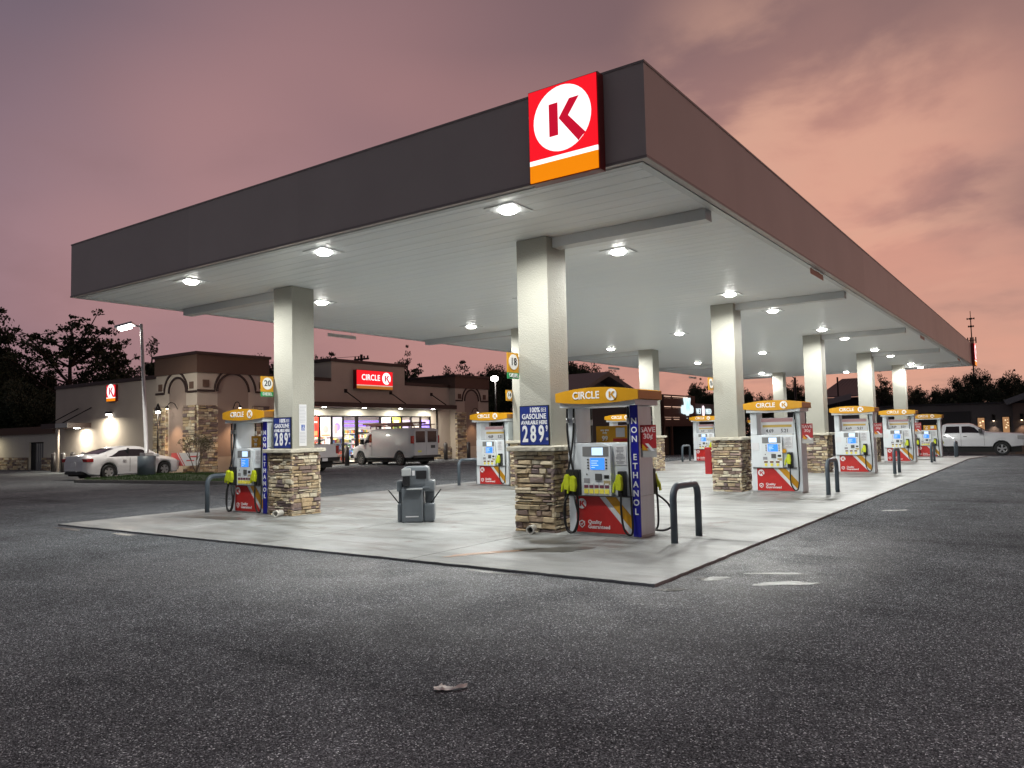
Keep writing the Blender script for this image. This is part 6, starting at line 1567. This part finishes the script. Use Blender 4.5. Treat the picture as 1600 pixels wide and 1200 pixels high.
TREES = [
    ('pineA', -61.0, 22.3, 12.42, 1.25, 'tallest open crowned pine above the store side wall'),
    ('openB', -62.4, 26.2, 11.71, 1.00, 'second open crowned pine just left of the lamp post'),
    ('roundC', -65.5, 28.9, 9.27, 0.80, 'dark broadleaf tree at the foot of the second pine'),
    ('spiky', -53.8, 24.9, 9.34, 1.00, 'small spiky pine right of the lamp post'),
    ('pineB', -63.9, 17.8, 12.43, 0.80, 'pine cut by the left edge of the photo'),
    ('roundA', -65.1, 19.4, 10.09, 0.60, 'dense dark tree at the left edge above the enclosure'),
    ('roundB', -65.7, 21.4, 8.09, 0.80, 'low dense dark tree between the left edge and the tall pine'),
    ('roundD', -66.7, 23.2, 7.81, 1.00, None),
    ('roundC', -66.3, 25.9, 8.19, 1.10, None),
    ('roundB', -62.4, 16.4, 8.43, 0.90, None),
    ('roundA', -66.3, 30.8, 8.55, 1.00, None),
    ('roundD', -57.7, 17.2, 6.54, 1.20, None),
    ('roundA', -55.5, 17.6, 5.98, 1.20, None),
    ('roundA', -59.0, 39.7, 9.34, 0.90, 'dark tree showing just left of the leftmost column'),
    ('roundD', -52.7, 40.4, 9.24, 1.00, 'dark tree right of the leftmost column behind the store roof'),
    ('pineB', -53.4, 42.3, 9.96, 0.90, None),
    ('openB', -50.1, 49.6, 10.59, 0.80, 'tall thin tree just right of the store sign parapet'),
    ('roundC', -50.7, 51.6, 8.29, 1.00, None),
    ('roundA', -55.6, 60.4, 8.71, 1.00, None),
    ('spiky', -55.7, 62.8, 9.57, 1.00, None),
    ('pineB', -51.3, 61.0, 10.22, 1.00, 'pointed tree rising above the far store tower'),
    ('roundB', -56.9, 65.7, 9.33, 1.10, None),
    ('roundC', -52.5, 65.1, 9.03, 1.00, None),
    ('roundD', -49.6, 64.6, 9.58, 1.00, 'dark tree just left of the column with flag 14'),
    ('roundA', -46.3, 62.1, 8.37, 1.10, None),
    ('roundB', -46.6, 59.4, 6.89, 1.10, None),
    ('roundB', -38.0, 60.6, 8.79, 0.90, None),
    ('roundA', -35.4, 60.0, 9.03, 1.00, 'large dark tree right of the nearest column above the pump header'),
    ('roundC', -40.5, 77.2, 8.72, 0.90, 'small dark tree left of the third store side column'),
    ('roundD', -32.7, 82.7, 7.41, 0.80, None),
    ('openB', -31.0, 80.2, 7.68, 0.80, 'ragged dark tree above the VET MED sign'),
    ('roundA', -29.2, 79.0, 6.28, 1.00, None),
    ('roundB', -29.1, 91.4, 6.88, 0.90, None),
    ('roundC', -29.1, 96.3, 6.18, 1.00, None),
    ('roundD', -24.5, 92.2, 6.67, 0.90, 'dark tree left of the third column beside the street lamp'),
    ('roundA', -23.0, 90.8, 7.34, 0.70, None),
    ('openB', -13.4, 92.6, 8.18, 0.90, 'rounded pine between the fourth and farthest columns'),
    ('roundC', -14.6, 95.4, 6.29, 1.00, None),
    ('roundA', -13.6, 99.8, 6.37, 1.00, None),
    ('roundD', -12.0, 103.5, 6.73, 0.90, None),
    ('openB', -11.0, 106.6, 6.96, 0.80, None),
    ('roundB', -10.0, 111.0, 6.71, 0.90, None),
    ('roundC', -8.0, 106.2, 6.13, 0.90, None),
    ('pineB', -7.4, 111.6, 6.77, 0.90, None),
    ('roundA', -5.2, 105.8, 8.48, 0.80, 'tall round topped tree under the far canopy corner'),
    ('roundB', -2.5, 105.2, 7.73, 0.90, 'broad dark tree right of the far canopy corner'),
    ('openB', -1.2, 111.1, 8.41, 1.00, 'ragged tree near the right edge of the photo'),
    ('roundC', 0.6, 109.9, 7.75, 1.00, None),
    ('roundD', -3.5, 102.1, 6.41, 1.00, None),
    ('roundA', -6.5, 102.4, 6.10, 1.10, None),
    ('roundC', -10.1, 97.4, 5.66, 1.10, None),
    ('roundB', -1.5, 101.1, 5.96, 1.10, None),
    ('roundA', 2.5, 108.8, 7.99, 1.00, None),
    ('roundB', -29.9, 88.4, 6.18, 1.00, None),
    ('roundD', -40.4, 61.3, 7.31, 1.00, None),
    ('roundC', -35.0, 82.3, 5.86, 1.00, None),
    ('roundA', -39.1, 81.9, 5.79, 1.00, None),
    ('roundB', -36.9, 66.2, 7.31, 0.90, None),
]
def region(x, y):
    a = math.degrees(math.atan2(x - 3.7, y + 8.1))
    if a < -66: return 'dark tree in the dense row left of the store'
    if a < -42: return 'dark tree in the row behind the store roof'
    if a < -24: return 'dark tree in the row behind the plaza shops'
    return 'dark tree in the row behind the long low building at right'
for i, (v, x, y, h, wf, lb) in enumerate(TREES):
    tree(v, x, y, h, lb or region(x, y), None if lb else region(x, y).replace('dark tree in', 'trees in'), (i * 1.7) % 6.28, wf)
# undergrowth: one leafy mass filling the foot of the far tree rows
def hedge(name, x0, y0, x1, y1, h, label, seed, dens=90):
    rg = random.Random(seed); bm = bmesh.new(); Ln = math.hypot(x1 - x0, y1 - y0); d = Vector((x1 - x0, y1 - y0, 0)) / Ln; n_ = Vector((-d.y, d.x, 0))
    for _ in range(int(Ln * dens)):
        t_ = rg.uniform(0, Ln); hh = h * (.75 + .25 * math.sin(t_ * .35 + seed) * math.sin(t_ * .9)); z = hh * rg.random() ** .8
        v = Vector((x0, y0, -1.2)) + d * t_ + n_ * rg.uniform(-1.5, 1.5) + Vector((0, 0, z)); l_ = rg.uniform(.12, .34)
        a = Vector((rg.uniform(-1, 1), rg.uniform(-1, 1), rg.uniform(-1, 1))).normalized(); b_ = a.cross(Vector((rg.uniform(-1, 1), rg.uniform(-1, 1), rg.uniform(-1, 1)))).normalized()
        bm.faces.new([bm.verts.new(v + a * l_), bm.verts.new(v + b_ * l_ * .6), bm.verts.new(v - a * l_), bm.verts.new(v - b_ * l_ * .6)])
    tag(finish(name, bm, leaf_m), label, 'undergrowth', kind='stuff')
hedge('undergrowth', -72, 4, -58, 40, 5.6, 'black undergrowth at the foot of the trees left of the store', 1, 130)
hedge('undergrowth', -58, 40, -48, 78, 5.2, 'dark undergrowth behind the store', 2, 110)
hedge('undergrowth', -48, 78, -25, 88, 5.5, 'dark undergrowth behind the plaza shops', 3, 130)
hedge('undergrowth', -25, 88, 16, 98, 5.6, 'dark undergrowth behind the long low building', 4, 150)
# small bare bush on the island
bm = bmesh.new(); rg = random.Random(21); cb = bmesh.new()
def grow(p, d, ln, r_, k):
    e = p + d * ln; m_ = (p + e) / 2 + Vector((rg.uniform(-.05, .05), rg.uniform(-.05, .05), .02)); tube(bm, [p, m_, e], r_, 5, r_ * .6, cap=False)
    if k == 0:
        for _ in range(7):
            v = e + Vector((rg.gauss(0, .07), rg.gauss(0, .07), rg.gauss(0, .07))); a = Vector((rg.uniform(-1, 1), rg.uniform(-1, 1), rg.uniform(-1, 1))).normalized(); b_ = a.orthogonal().normalized(); s_ = .035
            cb.faces.new([cb.verts.new(v + a * s_), cb.verts.new(v + b_ * s_ * .6), cb.verts.new(v - a * s_), cb.verts.new(v - b_ * s_ * .6)])
        return
    for _ in range(3):
        nd = (d + Vector((rg.uniform(-.75, .75), rg.uniform(-.75, .75), rg.uniform(-.1, .5)))).normalized(); grow(e, nd, ln * rg.uniform(.6, .85), r_ * .62, k - 1)
for a in (0, 1.3, 2.6, 4.1): grow(Vector((0, 0, 0)), Vector((math.cos(a) * .35, math.sin(a) * .35, 1)).normalized(), .62, .028, 3)
o = thing('bare_shrub', 'thin bare branched shrub on the island in front of the near tower', 'shrub', (-28.0, 12.25, .08)); finish('branches', bm, mat('grey brown twigs', (.16, .12, .09), .8), o); finish('leaves', cb, mat('brown green leaves', (.12, .10, .05), .7), o)
